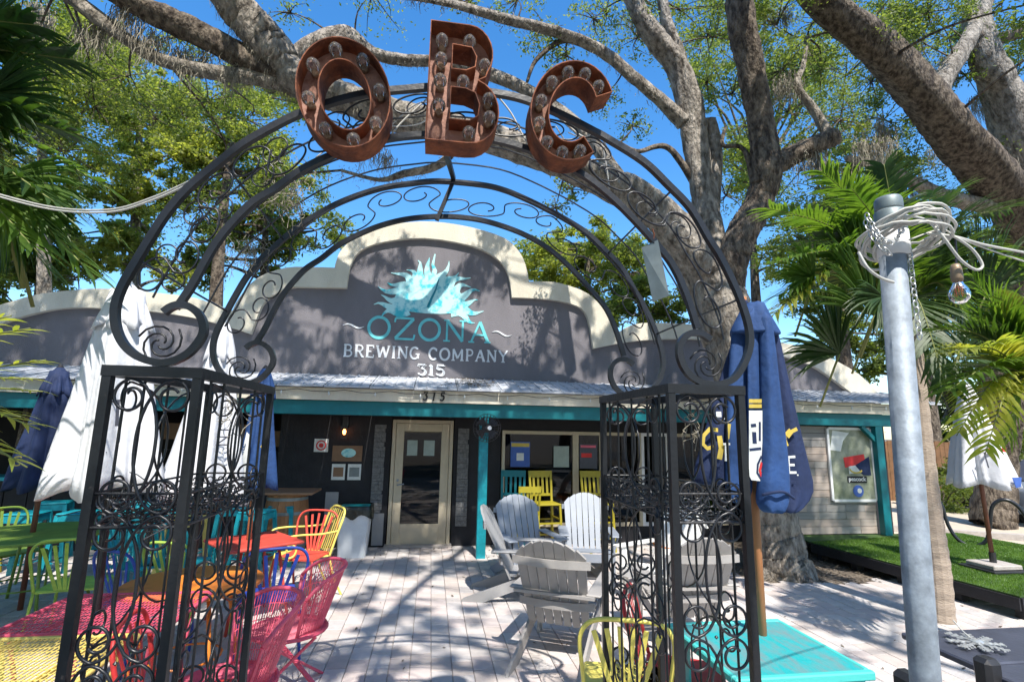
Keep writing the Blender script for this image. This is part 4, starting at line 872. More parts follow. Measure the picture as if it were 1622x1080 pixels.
def cscroll(ru0):   # opens left, curls inward at both ends; belly on the right
    ru, rv = ru0, .062/.455; top = []
    for k in range(22):
        a = radians(500-410*k/21); f = .42+.58*k/21; top.append((ru+ru*f*cos(a), 1-rv+rv*f*sin(a)))
    top += [(ru+(1-ru)*.45,.945),(ru+(1-ru)*.8,.80),(.98,.64)]
    P = top+[(1.0,.5)]+[(x,1-y) for x,y in top[::-1]]
    return [(v.x, v.y) for v in catmull([(x,y,0) for x,y in P],2)]
def sscroll():
    c1 = (.27,.66); P = []
    for k in range(24):
        a = radians(395-400*k/23); r_ = .10+.18*k/23; P.append((c1[0]+r_*cos(a), c1[1]+r_*1.15*sin(a)))
    P = P+[(.5,.5)]+[(1-x,1-y) for x,y in P[::-1]]
    return [(v.x, v.y) for v in catmull([(x,y,0) for x,y in P],2)]
CS, CD, SS = cscroll(.38), cscroll(.17), sscroll()
for Y in (YF, YB):
    nn = 9
    for k in range(nn):
        t0, t1 = k/nn, (k+1)/nn; fl = k >= nn/2; b = MB(); pts = []
        for u, v in SS[::1]:
            uu = 1-u if fl else u; vv = v if k % 2 == 0 else 1-v
            if fl: vv = v if k % 2 == 1 else 1-v
            tt = t0+(t1-t0)*(-.06+1.12*uu); tt = min(1,max(0,tt))
            a_, c_ = along(arcI,tt), along(arcO,tt); p = a_.lerp(c_, .07+.86*vv); pts.append((p.x,Y,p.z))
        b.tube(pts, .0042, 5); gb(b, 'arch_scroll', smooth=True)
for k in range(9):
        t0 = (k+.5)/9; b = MB(); pts = []
        for u, v in SS:
            tt = t0+(1/9)*(-.02+.72*(u-.5)); tt = min(1,max(0,tt)); a_, c_ = along(arcI,tt), along(arcO,tt); p = a_.lerp(c_, .12+.76*(1-v if k % 2 == (k >= 4) else v)); pts.append((p.x,YF+.012,p.z))
        if k < 8: b.tube(pts, .0034, 5); gb(b, 'arch_scroll', smooth=True)
# curl ornaments at both feet
for Y in (YF+.03, YB):
    for cx in (-.985, 1.145):
        for k in range(3):
            b = MB(); a0 = k*2.1; b.tube([(cx+cos(a0+t*.45)*(.012+.006*t), Y, 2.09+sin(a0+t*.45)*(.012+.006*t)) for t in range(12)], .004, 5); gb(b, 'flower_scroll', 'ironworn', smooth=True)
# two pillars
def pillar(x0, x1):
    ys = (YF, YB)
    for x in (x0, x1):
        for y in ys:
            b = MB(); b.box(x-.0148,x+.0148,y-.0148,y+.0148,0,1.962); gb(b, 'post', 'ironworn')
    for z0, z1 in ((1.9625,2.0),(.0705,.10)):
        b = MB()
        for y in ys: b.box(x0-.0175,x1+.0175,y-.0175,y+.0175,z0,z1)
        for x in (x0, x1): b.box(x-.0175,x+.0175,YF+.0178,YB-.0178,z0,z1)
        if z0 < 1:
            b = MB()
            for y in ys: b.box(x0+.018,x1-.018,y-.012,y+.012,z0,z1)
            for x in (x0, x1): b.box(x-.012,x+.012,YF+.018,YB-.018,z0,z1)
        gb(b, 'top_frame' if z0 > 1 else 'bottom_frame', 'ironworn')
    # front and back faces: facing C scrolls crossing each other
    w = x1-x0-.035; zt = 1.955; un = .463
    for y in ys:
        for k in range(4):
            z1_ = zt-k*un; h = un-.008
            for side in (0,1):
                b = MB(); pts = []
                for u, v in CS[::1]:
                    xx = u*.62; xx = xx if side == 0 else 1-xx
                    pts.append((x0+.0175+xx*w, y+(-.003 if side else .003), z1_-h+v*h))
                b.tube(pts, .0055, 6); gb(b, 'scroll', 'iron', smooth=True)
        for k in range(4):                                        # small ties
            b = MB(); b.lathe([(.0,-.008),(.008,0),(.0,.008)],8,((x0+x1)/2,y,zt-(k+1)*un+.006)); gb(b, 'rivet', 'ironworn')
    # side faces: rods and scrolls
    for x in (x0, x1):
        for f in (.13,.28,.5,.72,.87):
            y = YF+(YB-YF)*f; b = MB(); b.tube([(x,y,.1),(x,y,1.965)], .0052, 6); gb(b, 'rod', 'ironworn')
        d = YB-YF-.04
        for k in range(4):
            z1_ = zt-k*un; h = un-.008
            for side in (0,1):
                b = MB(); pts = []
                for u, v in CD:
                    yy = u*.60; yy = yy if side == 0 else 1-yy
                    pts.append((x+(.008 if side else -.008), YF+.02+d*(.10+.8*yy), z1_-h+v*h))
                b.tube(pts, .0045, 5); gb(b, 'scroll', 'iron', smooth=True)
    # basket shelf
    zs = 1.455; b = MB()
    for y in ys: b.tube([(x0,y,zs),(x1,y,zs)],.006,6); b.tube([(x0,y,zs+.11),(x1,y,zs+.11)],.005,6)
    for x in (x0,x1): b.tube([(x,YF,zs),(x,YB,zs)],.006,6); b.tube([(x,YF,zs+.11),(x,YB,zs+.11)],.005,6)
    for k in range(1,6): b.tube([(x0+(x1-x0)*k/6,YF,zs),(x0+(x1-x0)*k/6,YB,zs)],.0035,5)
    for k in range(1,10): b.tube([(x0,YF+(YB-YF)*k/10,zs+.004),(x1,YF+(YB-YF)*k/10,zs+.004)],.0035,5)
    gb(b, 'basket_frame', 'ironworn')
    def ringrow(p, q, n, r=.026):
        for k in range(n):
            c = Vector(p).lerp(Vector(q), (k+.5)/n); dr = (Vector(q)-Vector(p)).normalized(); m_ = MB()
            for zz, rr, sg in ((.030,r,1),(.080,r*.85,-1)):
                m_.tube([c+dr*cos(a*.42)*rr*(.35+.055*a)*sg+Vector((0,0,zz+sin(a*.42)*rr*(.35+.055*a))) for a in range(17)], .0032, 4)
            gb(m_, 'basket_scroll', 'iron')
    for y in ys: ringrow((x0+.02,y,zs),(x1-.02,y,zs),5)
    for x in (x0,x1): ringrow((x,YF+.02,zs),(x,YB-.02,zs),10)
    v_ = MB()
    for _ in range(46):                                            # dried vine caught in the basket
        p = Vector((random.uniform(x0+.02,x1-.02),random.uniform(YF+.02,YB-.02),zs+random.uniform(.01,.07))); P = [p]
        for _k in range(5): P.append(P[-1]+Vector((random.gauss(0,.03),random.gauss(0,.03),random.gauss(0,.018))))
        v_.tube(P,.0022,4)
    o = gb(v_, 'wire_tangle', 'ironworn'); tag(o, kind='stuff')
pillar(-1.122, -.830); pillar(.962, 1.268)
# vine tendrils caught on left pillar and arch
for i, (px, py, Y, lb, n_) in enumerate(((362,640,2.5,'bare pale vine tendril hanging inside the left pillar',14),(395,390,2.85,'tuft of pale moss caught on the back left rail',60),(460,300,2.3,'ragged moss tuft on the arch below the letter O',60),(1098,645,2.05,'dry vine scrap dangling from the top of the right pillar',12))):
    c = PY(px,py,Y); t = thing('vine_scrap' if n_ < 20 else 'moss_tuft', lb, 'vine' if n_ < 20 else 'moss', c); b = MB()
    for _ in range(n_):
        P = [Vector((random.gauss(0,.02 if n_ < 20 else .05),random.gauss(0,.02),random.gauss(0,.05)))]
        for _k in range(6): P.append(P[-1]+Vector((random.gauss(0,.014),random.gauss(0,.014),-abs(random.gauss(.012,.012)))))
        b.tube(P,.0016,3)
    b.build('tendrils', M['moss'], t)

# ------------------------------------------------------------------ marquee letters
def ell(cx, cz, rx, rz, tilt, n=40, a0=0, a1=360, inc=False):
    return [(cx+rx*cos(a)*cos(tilt)-rz*sin(a)*sin(tilt), cz+rx*cos(a)*sin(tilt)+rz*sin(a)*cos(tilt)) for a in [radians(a0+(a1-a0)*k/(n if not inc else n-1)) for k in range(n)]]
def marquee(name, label, loops, bulbs, loc, depth=.115):
    """loops in local x,z; open tray: back plate at y=0, walls forward to y=-depth"""
    t = thing(name, label, 'letter', loc, 0, 'rusty marquee letters on the arch')
    b = MB(); b.poly(loops, -.035, -.032); b.build('face_plate', M['rustin'], t)
    for l in loops:
        b = MB(); n = len(l)
        cxm = sum(p[0] for p in l)/n
        b.add([(p[0],-depth,p[1]) for p in l]+[(p[0],0,p[1]) for p in l], [(i,(i+1) % n,(i+1) % n+n,i+n) for i in range(n)])
        o = b.build('rim' if l is loops[0] else 'inner_rim', M['rust'], t); sm = o.modifiers.new('thickness','SOLIDIFY'); sm.thickness = .0045; sm.offset = 0
    for x, z in bulbs:
        b = MB(); b.M = Matrix.Translation((x,-.035,z)) @ Matrix.Rotation(pi/2,4,'X'); b.lathe([(.018,0),(.018,.014),(.014,.018)],10); sock = b.build('socket', M['brass'], t)
        b = MB(); b.M = Matrix.Translation((x,-.035,z)) @ Matrix.Rotation(pi/2,4,'X') @ Matrix.Rotation(0,4,'X'); b.lathe([(.011,.016),(.020,.030),(.027,.052),(.025,.070),(.014,.086),(.002,.091)],12); b.build('bulb', M['bulb'], t, smooth=True)
        b = MB(); b.tube([(x-.006,-.055,z),(x,-.088,z+.008),(x+.006,-.055,z)],.0015,4); b.build('filament', M['brass'], t)
    return t
YL = 1.985; dp = .115; YR = YL-dp
def lc(px, py): return PY(px, py, YR)
cO = lc(544,144); tl = radians(14)
marquee('marquee_letter', 'round rusty metal letter O with empty clear bulbs, leftmost on the arch', [ell(0,0,.172,.232,tl), ell(0.005,-.012,.095,.150,tl)[::-1]],
        [ell(0,0,.134,.192,tl,8)[k] for k in range(8)], (cO.x, YL, cO.z))
cB = lc(734,130); hB, wB = .26, .138
outB = [(-wB,-hB),(-wB,hB),(.02,hB)]+[(.02+.095*cos(a),hB-.125+.125*sin(a)) for a in [radians(90-16*k) for k in range(1,9)]]+[(.088,.035),(.06,.018)]+[(.03+.115*cos(a),-hB+.14+.14*sin(a)) for a in [radians(75-15*k) for k in range(0,11)]]+[(.02,-hB)]
h1 = [(-.048,.055),(.01,.055),(.045,.075),(.05,.12),(.03,.16),(-.048,.165)]; h2 = [(-.048,-.165),(.03,-.165),(.062,-.14),(.068,-.09),(.05,-.04),(.01,-.025),(-.048,-.025)]
marquee('marquee_letter', 'tall rusty metal letter B with clear bulbs, centre of the arch', [outB, h1, h2],
        [(-.092,.19),(-.092,.105),(-.092,.01),(-.092,-.10),(.02,.20),(.085,.10),(.0,.015),(.105,-.05),(.11,-.13),(.03,-.205)], (cB.x, YL, cB.z))
cC = lc(908,173); tc_ = radians(-15)
co = ell(0,0,.172,.228,tc_,30,38,318,True); ci = ell(.0,0,.098,.150,tc_,30,38,318,True)
marquee('marquee_letter', 'rusty metal letter C leaning right with clear bulbs, rightmost on the arch', [co+ci[::-1]],
        [ell(0,0,.134,.19,tc_,9,55,305,True)[k] for k in range(9)], (cC.x, YL, cC.z))
# brackets and cabling behind letters
cw = thing('cable_bundle', 'grey light cables tangled across the arch behind the letters', 'cable', (0,2.1,3.1)); b = MB()
def wire(pts, r=.004): b.tube([p-Vector((0,2.1,3.1)) for p in catmull([PY(*p) for p in pts],6)], r, 5)
wire([(520,190,2.1),(545,200,2.1),(570,225,2.1),(600,232,2.1),(640,190,2.1),(690,145,2.1)]); wire([(500,250,2.2),(550,215,2.2),(590,222,2.2),(660,165,2.2),(700,170,2.1)],.003)
wire([(786,150,2.1),(810,180,2.1),(835,225,2.1),(860,240,2.1)]); wire([(890,190,2.1),(920,215,2.1),(950,225,2.1),(960,260,2.1),(965,300,2.1)]); wire([(880,200,2.15),(905,230,2.15),(940,212,2.15),(960,235,2.15),(900,210,2.15)],.003)
wire([(610,200,2.3),(660,198,2.3),(690,180,2.3)],.003); b.build('wires', M['cable'], cw, smooth=True)
for i in range(3):
    st = [(540,120,570,160),(905,150,880,215),(720,228,716,300)][i]
    pass
tg = thing('hanging_plate', 'weathered zinc plate tied to the right inner rail of the arch', 'plate', PY(1036,384,2.02))
o_ = Vector(tg.location); P = [PY(x,y,Y)-o_ for x,y,Y in ((1016,392,2.02),(1042,380,1.98),(1060,468,1.94),(1034,478,2.0))]
b = MB(); nrm = (P[1]-P[0]).cross(P[3]-P[0]).normalized()*.004
b.add(P+[p+nrm for p in P],[(0,1,2,3),(4,7,6,5),(0,4,5,1),(1,5,6,2),(2,6,7,3),(3,7,4,0)]); b.build('plate', M['tin'], tg)
b = MB(); b.tube([P[0].lerp(P[1],.7),P[0].lerp(P[1],.8)+Vector((0,0,.03)),P[0].lerp(P[1],.7)+Vector((0,0,.06))],.003,5); b.build('tie', M['rust'], tg)
# cable from the left to the arch
cbl = thing('overhead_cable', 'thin pale cable sagging from the left edge to the arch', 'cable', (-2,2.5,2.7)); b = MB()
for dz in (0,.012): b.tube([p-Vector((-2,2.5,2.7-dz)) for p in catmull([PY(-80,285,2.8),PY(0,312,2.7),PY(90,333,2.6),PY(175,336,2.4),PY(240,318,2.2),PY(300,292,2.03)],8)],.0045,5)
b.build('strand', M['cable'], cbl, smooth=True)

# ------------------------------------------------------------------ umbrellas
def canopy(mb, z0, z1, r0_, r1_, pleats, amp, n=96, flare=1.2, seg=14, twist=.5, hem=.06):
    prof = []
    for i in range(seg+1):
        t = i/seg; prof.append((r0_+(r1_-r0_)*t**flare, z1-(z1-z0)*t))
    vs = []
    ph = random.uniform(0,6)
    for i, (r_, z) in enumerate(prof):
        t = i/seg
        for k in range(n):
            th = 2*pi*k/n; a = amp*(t**.7)
            rr = r_*(1+a*sin(pleats*th+ph+twist*t)+a*.35*sin((2*pleats+1)*th+2*ph)+a*.16*sin(13*th+4*t+ph)+a*.10*sin(21*th-7*t))
            zz = z-(hem*(1+sin(pleats*th+ph+.6))*.5*t**6 if hem else 0)
            vs.append((cos(th)*rr, sin(th)*rr, zz))
    fs = [(i*n+k, i*n+(k+1) % n, (i+1)*n+(k+1) % n, (i+1)*n+k) for i in range(seg) for k in range(n)]
    mb.add(vs, fs)
def umbrella(label, loc, zbot, ztop, r0_, r1_, mat, polemat, pr=.02, lean=(0,0), z_end=0, capm=None, pleats=6, amp=.3, flare=1.2, tie=None, cap=True):
    t = thing('folded_umbrella', label, 'umbrella', loc); t.rotation_euler = (lean[0], lean[1], random.uniform(-.5,.5)*0)
    b = MB(); b.tube([(0,0,0),(0,0,ztop+.02)], pr, 10); b.build('pole', M[polemat], t, smooth=True)
    b = MB(); canopy(b, zbot, ztop, r0_, r1_, pleats, amp, flare=flare); o = b.build('canopy', M[mat], t, smooth=True); sm = o.modifiers.new('s','SOLIDIFY'); sm.thickness = .004
    if cap:
        b = MB(); canopy(b, ztop-.22, ztop+.035, .028, r0_+.055, 8, .16, seg=8, flare=.7, hem=.05); o = b.build('vent_cap', M[capm or mat], t, smooth=True); o.modifiers.new('s','SOLIDIFY').thickness = .004
    b = MB(); b.lathe([(.03,0),(.032,.02),(.012,.05),(.002,.055)],10,(0,0,ztop+.02)); b.build('finial', M['black' if mat != 'canvas' else 'galv'], t, smooth=True)
    if tie:
        b = MB(); b.lathe([(tie[1],-.012),(tie[1]+.006,0),(tie[1],.012)],24,(0,0,tie[0])); b.build('tie_strap', M[mat], t, smooth=True)
    return t
u = umbrella('tall folded white canvas umbrella standing through the pink mesh table', (-1.80,3.48,0), 1.44, 2.62, .085, .25, 'canvas', 'black', .022, lean=(0,radians(-2.5)), pleats=5, amp=.26, flare=.95)
lettering('Ri', -.03,.055,1.69,1.735,.006,0,M['black'],u,'print',off=(0,.24,0)) if False else None
bfont('R', .075, M['slate'], u, (.075,-.232,1.635), (radians(84),0,radians(8)), 'print')
b = MB(); ribbon(b, [(.0,1.90),(.05,1.92),(.10,1.92)], .014, -.205,-.200); ribbon(b, [(.03,1.915),(.035,1.76)], .012, -.215,-.210); ribbon(b, [(.115,1.93),(.12,1.78)], .016, -.208,-.203); b.build('print', M['slate'], u)
u = umbrella('second folded white umbrella standing through the orange table behind the left pillar', (-1.62,4.12,0), 1.30, 2.52, .04, .25, 'canvas', 'black', .022, lean=(0,radians(1)), pleats=6, amp=.26, flare=1.0)
b = MB(); ribbon(b, [(-.06,1.78),(-.02,1.80)], .02, -.235,-.228); ribbon(b, [(-.03,1.79),(-.03,1.70)], .02, -.236,-.229); b.build('print', M['slate'], u)
u = bfont('LN', .10, M['slate'], u, (.125,-.20,1.72), (radians(86),radians(90),radians(25)), 'print')
u = umbrella('navy folded umbrella at far left through the green table', (-3.83,6.0,0), 1.18, 2.32, .075, .22, 'navy', 'woodr', .024, pleats=5, amp=.3, flare=1.0)
bfont('C', .14, M['gold'], u, (-.08,-.262,1.38), (radians(84),0,radians(-5)), 'print')
u = umbrella('blue folded umbrella with a white printed panel through the red table', (-1.67,5.5,0), 1.24, 2.33, .05, .16, 'blue', 'wood', .022, pleats=5, amp=.28, flare=.9)
b = MB(); b.poly([[(-.10,1.42),(-.06,1.74),(-.015,1.70),(-.03,1.33),(-.08,1.30)]], -.176,-.170); b.build('printed_panel', M['paper'], u)
bfont('lite', .085, M['blue'], u, (-.062,-.181,1.58), (pi/2,radians(-80),0), 'print')
b = MB(); ribbon(b, [(.06,1.52),(.10,1.64)], .035, -.152,-.146); b.build('gold_print', M['gold'], u); b = MB(); ribbon(b, [(.07,1.42),(.07,1.36)], .02, -.170,-.164); ribbon(b, [(.10,1.42),(.10,1.36)], .02, -.166,-.16); b.build('white_print', M['paper'], u)
# big branded umbrella on the right: canopy made from separate hanging folds
UX, UY = PY(1200,1010,2.85).x, 2.80
u = thing('folded_umbrella', 'large navy folded umbrella with white and gold print beside the right pillar', 'umbrella', (UX,UY,0)); u['category'] = 'umbrella'
b = MB(); b.tube([(0,0,0),(0,0,2.62)], .0215, 12); b.build('pole', M['wood'], u, smooth=True)
def fold(pts, mat, name, depth=.05):
    """pts: list of (x_left, x_right, z, y) rows, a puffed hanging fold of cloth"""
    vs = []; m_ = 22; n = len(pts)
    for i, (xl, xr, z, y) in enumerate(pts):
        for k in range(m_):
            a = 2*pi*k/m_; cx = (xl+xr)/2; w = (xr-xl)/2
            pl_ = 1+.22*sin(5*a+i*.35+len(name)+pts[0][0]*40)*min(1,i/2+.3); vs.append((cx+cos(a)*w*(.92+.08*pl_), y+sin(a)*max(depth*(.5+.5*i/n), .012)*pl_, z+.008*sin(k*1.7+i)))
    fs = [(i*m_+k, i*m_+(k+1) % m_, (i+1)*m_+(k+1) % m_, (i+1)*m_+k) for i in range(n-1) for k in range(m_)]
    fs += [tuple(range(m_))[::-1], tuple((n-1)*m_+k for k in range(m_))]
    b = MB(); b.add(vs, fs); o = b.build(name, mat, u, smooth=True); s_ = o.modifiers.new('s','SUBSURF'); s_.levels = 1; s_.render_levels = 1; return o
def frow(L, dy):
    rows = []
    for xl, xr, py in L:
        p = PY(xl, py, UY+dy); q = PY(xr, py, UY+dy); rows.append((p.x-UX, q.x-UX, (p.z+q.z)/2, dy))
    return rows
fold(frow([(1172,1200,492),(1165,1195,530),(1140,1185,600),(1118,1170,680),(1100,1158,748),(1092,1150,770)],.05), M['navy'], 'canopy_fold', .07)
fold(frow([(1160,1186,500),(1156,1186,560),(1150,1190,660),(1148,1192,760),(1150,1190,800)],-.02), M['blue'], 'canopy_fold', .05)
fold(frow([(1183,1207,485),(1184,1206,560),(1184,1207,650),(1185,1210,740),(1188,1208,762)],-.09), M['blue'], 'canopy_fold', .028)
fold(frow([(1202,1220,490),(1205,1228,560),(1206,1236,640),(1207,1248,720),(1200,1252,775),(1198,1250,800),(1212,1236,813)],-.12), M['blue'], 'canopy_fold', .07)
fold(frow([(1210,1228,500),(1222,1243,580),(1234,1262,660),(1242,1282,745),(1242,1293,780),(1240,1270,806),(1241,1256,812)],-.02), M['navy'], 'canopy_fold', .05)
fold(frow([(1184,1206,478),(1176,1212,490),(1166,1222,507),(1156,1234,529),(1157,1233,531)],-.03), M['blue'], 'vent_cap', .13)
b = MB(); b.lathe([(.03,0),(.034,.02),(.015,.05),(.002,.055)],12,(0,0,2.56)); b.build('finial', M['navy'], u, smooth=True)
def onumb(px, py, dy): p = PY(px, py, UY+dy); return (p.x-UX, dy, p.z)
def patch(pxs, mat, dy, name='print'):
    L = [onumb(x, y, dy) for x, y in pxs]; b = MB(); b.poly([[(p[0],p[2]) for p in L]], dy-.003, dy); return b.build(name, mat, u)
patch([(1186,650),(1207,650),(1207,700),(1205,740),(1207,762),(1190,760),(1186,752)], M['paper'], -.124)
patch([(1186,632),(1206,632),(1206,638),(1186,638)], M['gold'], -.122); patch([(1186,640),(1206,640),(1206,646),(1186,646)], M['gold'], -.122)
b = MB(); 
def rb(pxs, w, dy, mat, name='print'):
    b = MB(); ribbon(b, [(onumb(x,y,dy)[0], onumb(x,y,dy)[2]) for x, y in pxs], w, dy-.004, dy-.0005); return b.build(name, mat, u)
rb([(1189,674),(1197,673)], .018, -.125, M['navy']); rb([(1194,684),(1195,702)], .024, -.125, M['navy']); rb([(1203,668),(1203,698)], .012, -.125, M['navy']); rb([(1187,712),(1205,710)], .014, -.125, M['navy'])
rb([(1206,722),(1200,735),(1199,748),(1205,758)], .010, -.126, M['navy']); rb([(1206,732),(1203,745),(1206,755)], .012, -.126, M['pred'])
rb([(1137,681),(1124,679),(1114,690),(1113,703),(1120,710),(1132,707)], .022, -.028, M['gold']); rb([(1139,690),(1142,710),(1139,727)], .03, -.075, M['gold']); rb([(1155,671),(1152,695)], .018, -.085, M['gold'])
rb([(1134,656),(1142,656)], .03, -.08, M['paper']); rb([(1147,652),(1148,664)], .014, -.08, M['paper']); rb([(1150,705),(1150,730)], .018, -.088, M['paper']); rb([(1145,703),(1156,703)], .012, -.089, M['paper'])
rb([(1251,680),(1245,686),(1243,695),(1247,706)], .014, -.078, M['gold']); rb([(1262,679),(1254,683),(1247,692)], .02, -.082, M['gold'])
for L in ([(1248,722),(1249,750)],[(1246,724),(1259,723)],[(1247,736),(1258,736)],[(1248,748),(1261,748)]): rb(L, .013, -.085-.0007*L[0][1] % .004, M['paper'])
rb([(1262,752),(1264,752)], .008, -.085, M['paper'])
b = MB(); p0 = onumb(1200,782,-.13); p1 = onumb(1252,788,-.13)
b.tube(catmull([(p0[0],-.17,p0[2]),((p0[0]+p1[0])/2,-.20,p0[2]+.02),(p1[0],-.16,p1[2])],6),.008,6); b.build('tie_strap', M['navy'], u, smooth=True)
# white umbrella far right on the deck
pr_ = PZ(1575,902,.25)
u = umbrella('white folded umbrella with red and blue print standing on the turf deck', (pr_.x,pr_.y,.25), 1.02, 2.2, .05, .30, 'canvas', 'woodr', .024, lean=(0,radians(-1.5)), pleats=5, amp=.22, flare=.8)
b = MB(); ribbon(b, [(-.16,1.40),(-.11,1.44),(-.06,1.38)], .04, -.262,-.256); ribbon(b, [(.06,1.44),(.11,1.42)], .05, -.262,-.256); b.build('red_print', M['pred'], u)
b = MB(); b.poly([[(.14,1.10),(.27,1.10),(.24,.99),(.17,.98)]], -.262,-.256); b.build('blue_print', M['pblue'], u)
b = MB(); ribbon(b, [(-.2,1.40),(-.17,1.22)], .015, -.262,-.256); b.build('dark_print', M['slate'], u)
ub = thing('umbrella_base', 'square pale stone umbrella base resting on the turf', 'base', (pr_.x,pr_.y,.25)); b = MB(); b.box(-.26,.26,-.22,.22,.002,.03); b.build('plate', M['plastic'], ub, bevel=.006); b = MB(); b.box(-.2,.2,-.17,.17,.032,.085); b.build('slab', M['concrete'], ub, bevel=.01); b = MB(); b.tube([(0,0,.085),(0,0,.2)],.035,10); b.build('collar', M['plastic'], ub)

# ------------------------------------------------------------------ tables
def mesh_table(label, loc, w, d, mat, z=.73, group='square mesh-top tables'):
    t = thing('mesh_table', label, 'table', loc, 0, group); r_ = .05
    P = [];
    for cx, cy, a0 in ((w/2-r_,d/2-r_,0),(-w/2+r_,d/2-r_,90),(-w/2+r_,-d/2+r_,180),(w/2-r_,-d/2+r_,270)):
        P += [(cx+r_*cos(radians(a0+22.5*k)), cy+r_*sin(radians(a0+22.5*k)), z) for k in range(5)]
    b = MB(); b.tube(P,.011,6,closed=True); b.build('rim', M[mat], t, smooth=True)
    b = MB(); nx = int(w/.021)
    for k in range(1,nx): x = -w/2+w*k/nx; b.box(x-.0032,x+.0032,-d/2,d/2,z-.002,z+.002)
    for k in range(1,int(d/.05)): y = -d/2+k*.05; b.box(-w/2,w/2,y-.0028,y+.0028,z-.0045,z-.0006)
    b.build('mesh_top', M[mat], t)
    for k in (-1,1):
        b = MB(); b.beam((k*w*.25,-d/2,z-.014),(k*w*.25,d/2,z-.014),.03,.012); b.build('brace', M[mat], t)
    for sx in (-1,1):
        for sy in (-1,1):
            b = MB(); b.tube(catmull([(sx*w*.42,sy*d*.42,z-.01),(sx*w*.36,sy*d*.36,z*.5),(sx*w*.44,sy*d*.44,0)],5),.011,6); b.build('leg', M[mat], t, smooth=True)
    return t
mesh_table('yellow mesh-top table nearest the camera left of the pillar', (-1.80,2.78,0), .76, .72, 'ylw')
mesh_table('pink-red mesh-top table carrying the tall white umbrella', (-1.76,3.52,0), .82, .66, 'pink')
def solid_table(name, label, loc, mat, round_=None, w=.7, d=.7, rz=0, z=.73, legmat=None, hole=False):
    t = thing(name, label, 'table', loc, rz)
    b = MB()
    if round_: b.lathe([(round_-.012,-.03),(round_,-.024),(round_,-.004),(round_-.01,0)],36,(0,0,z))
    else: b.box(-w/2,w/2,-d/2,d/2,z-.03,z)
    b.build('top', M[mat], t, bevel=0 if round_ else .01, smooth=False)
    L = round_*.62 if round_ else w*.4
    for sx in (-1,1):
        for sy in (-1,1):
            b = MB(); b.tube([(sx*L*.6,sy*L*.6,z-.03),(sx*L,sy*L,0)],.014,6); b.build('leg', M[legmat or mat], t, smooth=True)
    b = MB(); b.tube([(L*.8*cos(a*pi/8),L*.8*sin(a*pi/8),.25) for a in range(16)],.008,5,closed=True); b.build('stretcher', M[legmat or mat], t)
    return t
solid_table('round_table', 'round orange table with a brown worn top behind the pink mesh table', (-1.58,4.12,0), 'orange', .44)
solid_table('round_table', 'round green table at the far left carrying the navy umbrella', (-3.83,6.0,0), 'green', .62)
solid_table('square_table', 'coral red square table near the barrel with a blue umbrella through it', (-1.62,5.5,0), 'coral', None, .68, .68, radians(38))
tt = thing('plank_table', 'turquoise painted wooden table top with chipped edges beside the right pillar', 'table', (1.72,2.67,0)); 
tx0, tx1 = -.34, .36
for k in range(5):
    b = MB(); y = -.31+k*.125; b.box(tx0+.03, tx1-.03, y, y+.1242, .70, .7295+.0005*(k%2)); b.build('plank', M['tealw'], tt)
b = MB(); b.box(tx0,tx1,-.345,-.3105,.695,.7335); b.box(tx0,tx1,.3152,.35,.695,.7335); b.box(tx0,tx0+.03,-.3103,.315,.695,.733); b.box(tx1-.03,tx1,-.3103,.315,.695,.733); b.build('edge_frame', M['tealedge'], tt, bevel=.006)
for sx in (tx0+.06, tx1-.06):
    for sy in (-.28,.28):
        b = MB(); b.box(sx-.03,sx+.03,sy-.03,sy+.03,0,.69); b.build('leg', M['tealw'], tt)
# black picnic bench with slate top at lower right
bt = thing('resin_table', 'black resin table with a slate grey top cut off by the lower right corner', 'table', (3.15,2.55,0))
b = MB(); b.box(-.42,1.4,-.12,.30,.66,.695); b.build('top_board', M['slate'], bt, bevel=.008); b = MB(); b.box(-.42,1.4,-.56,-.125,.655,.69); b.build('top_board', M['slate'], bt, bevel=.008)
for x, y in ((-.44,-.2),(-.36,-.62)):
    b = MB(); b.box(x-.045,x+.045,y-.045,y+.045,0,.76); b.build('post', M['plastic'], bt, bevel=.02)
pc = thing('resin_chair_back', 'black resin seat back with a chamfered corner at the bottom edge', 'seat', (2.24,2.28,0))
b = MB(); b.box(-.045,.045,-.10,.10,0,.73); b.build('post', M['plastic'], pc, bevel=.025)
for x in (.16,.28):
    b = MB(); b.box(x-.05,x+.05,-.12,-.02,0,.62); b.lathe([(.05,.62),(.05,.66),(.03,.685)],14,(x,-.07,0)); b.build('round_top_slat', M['slate' if x > .2 else 'plastic'], pc)

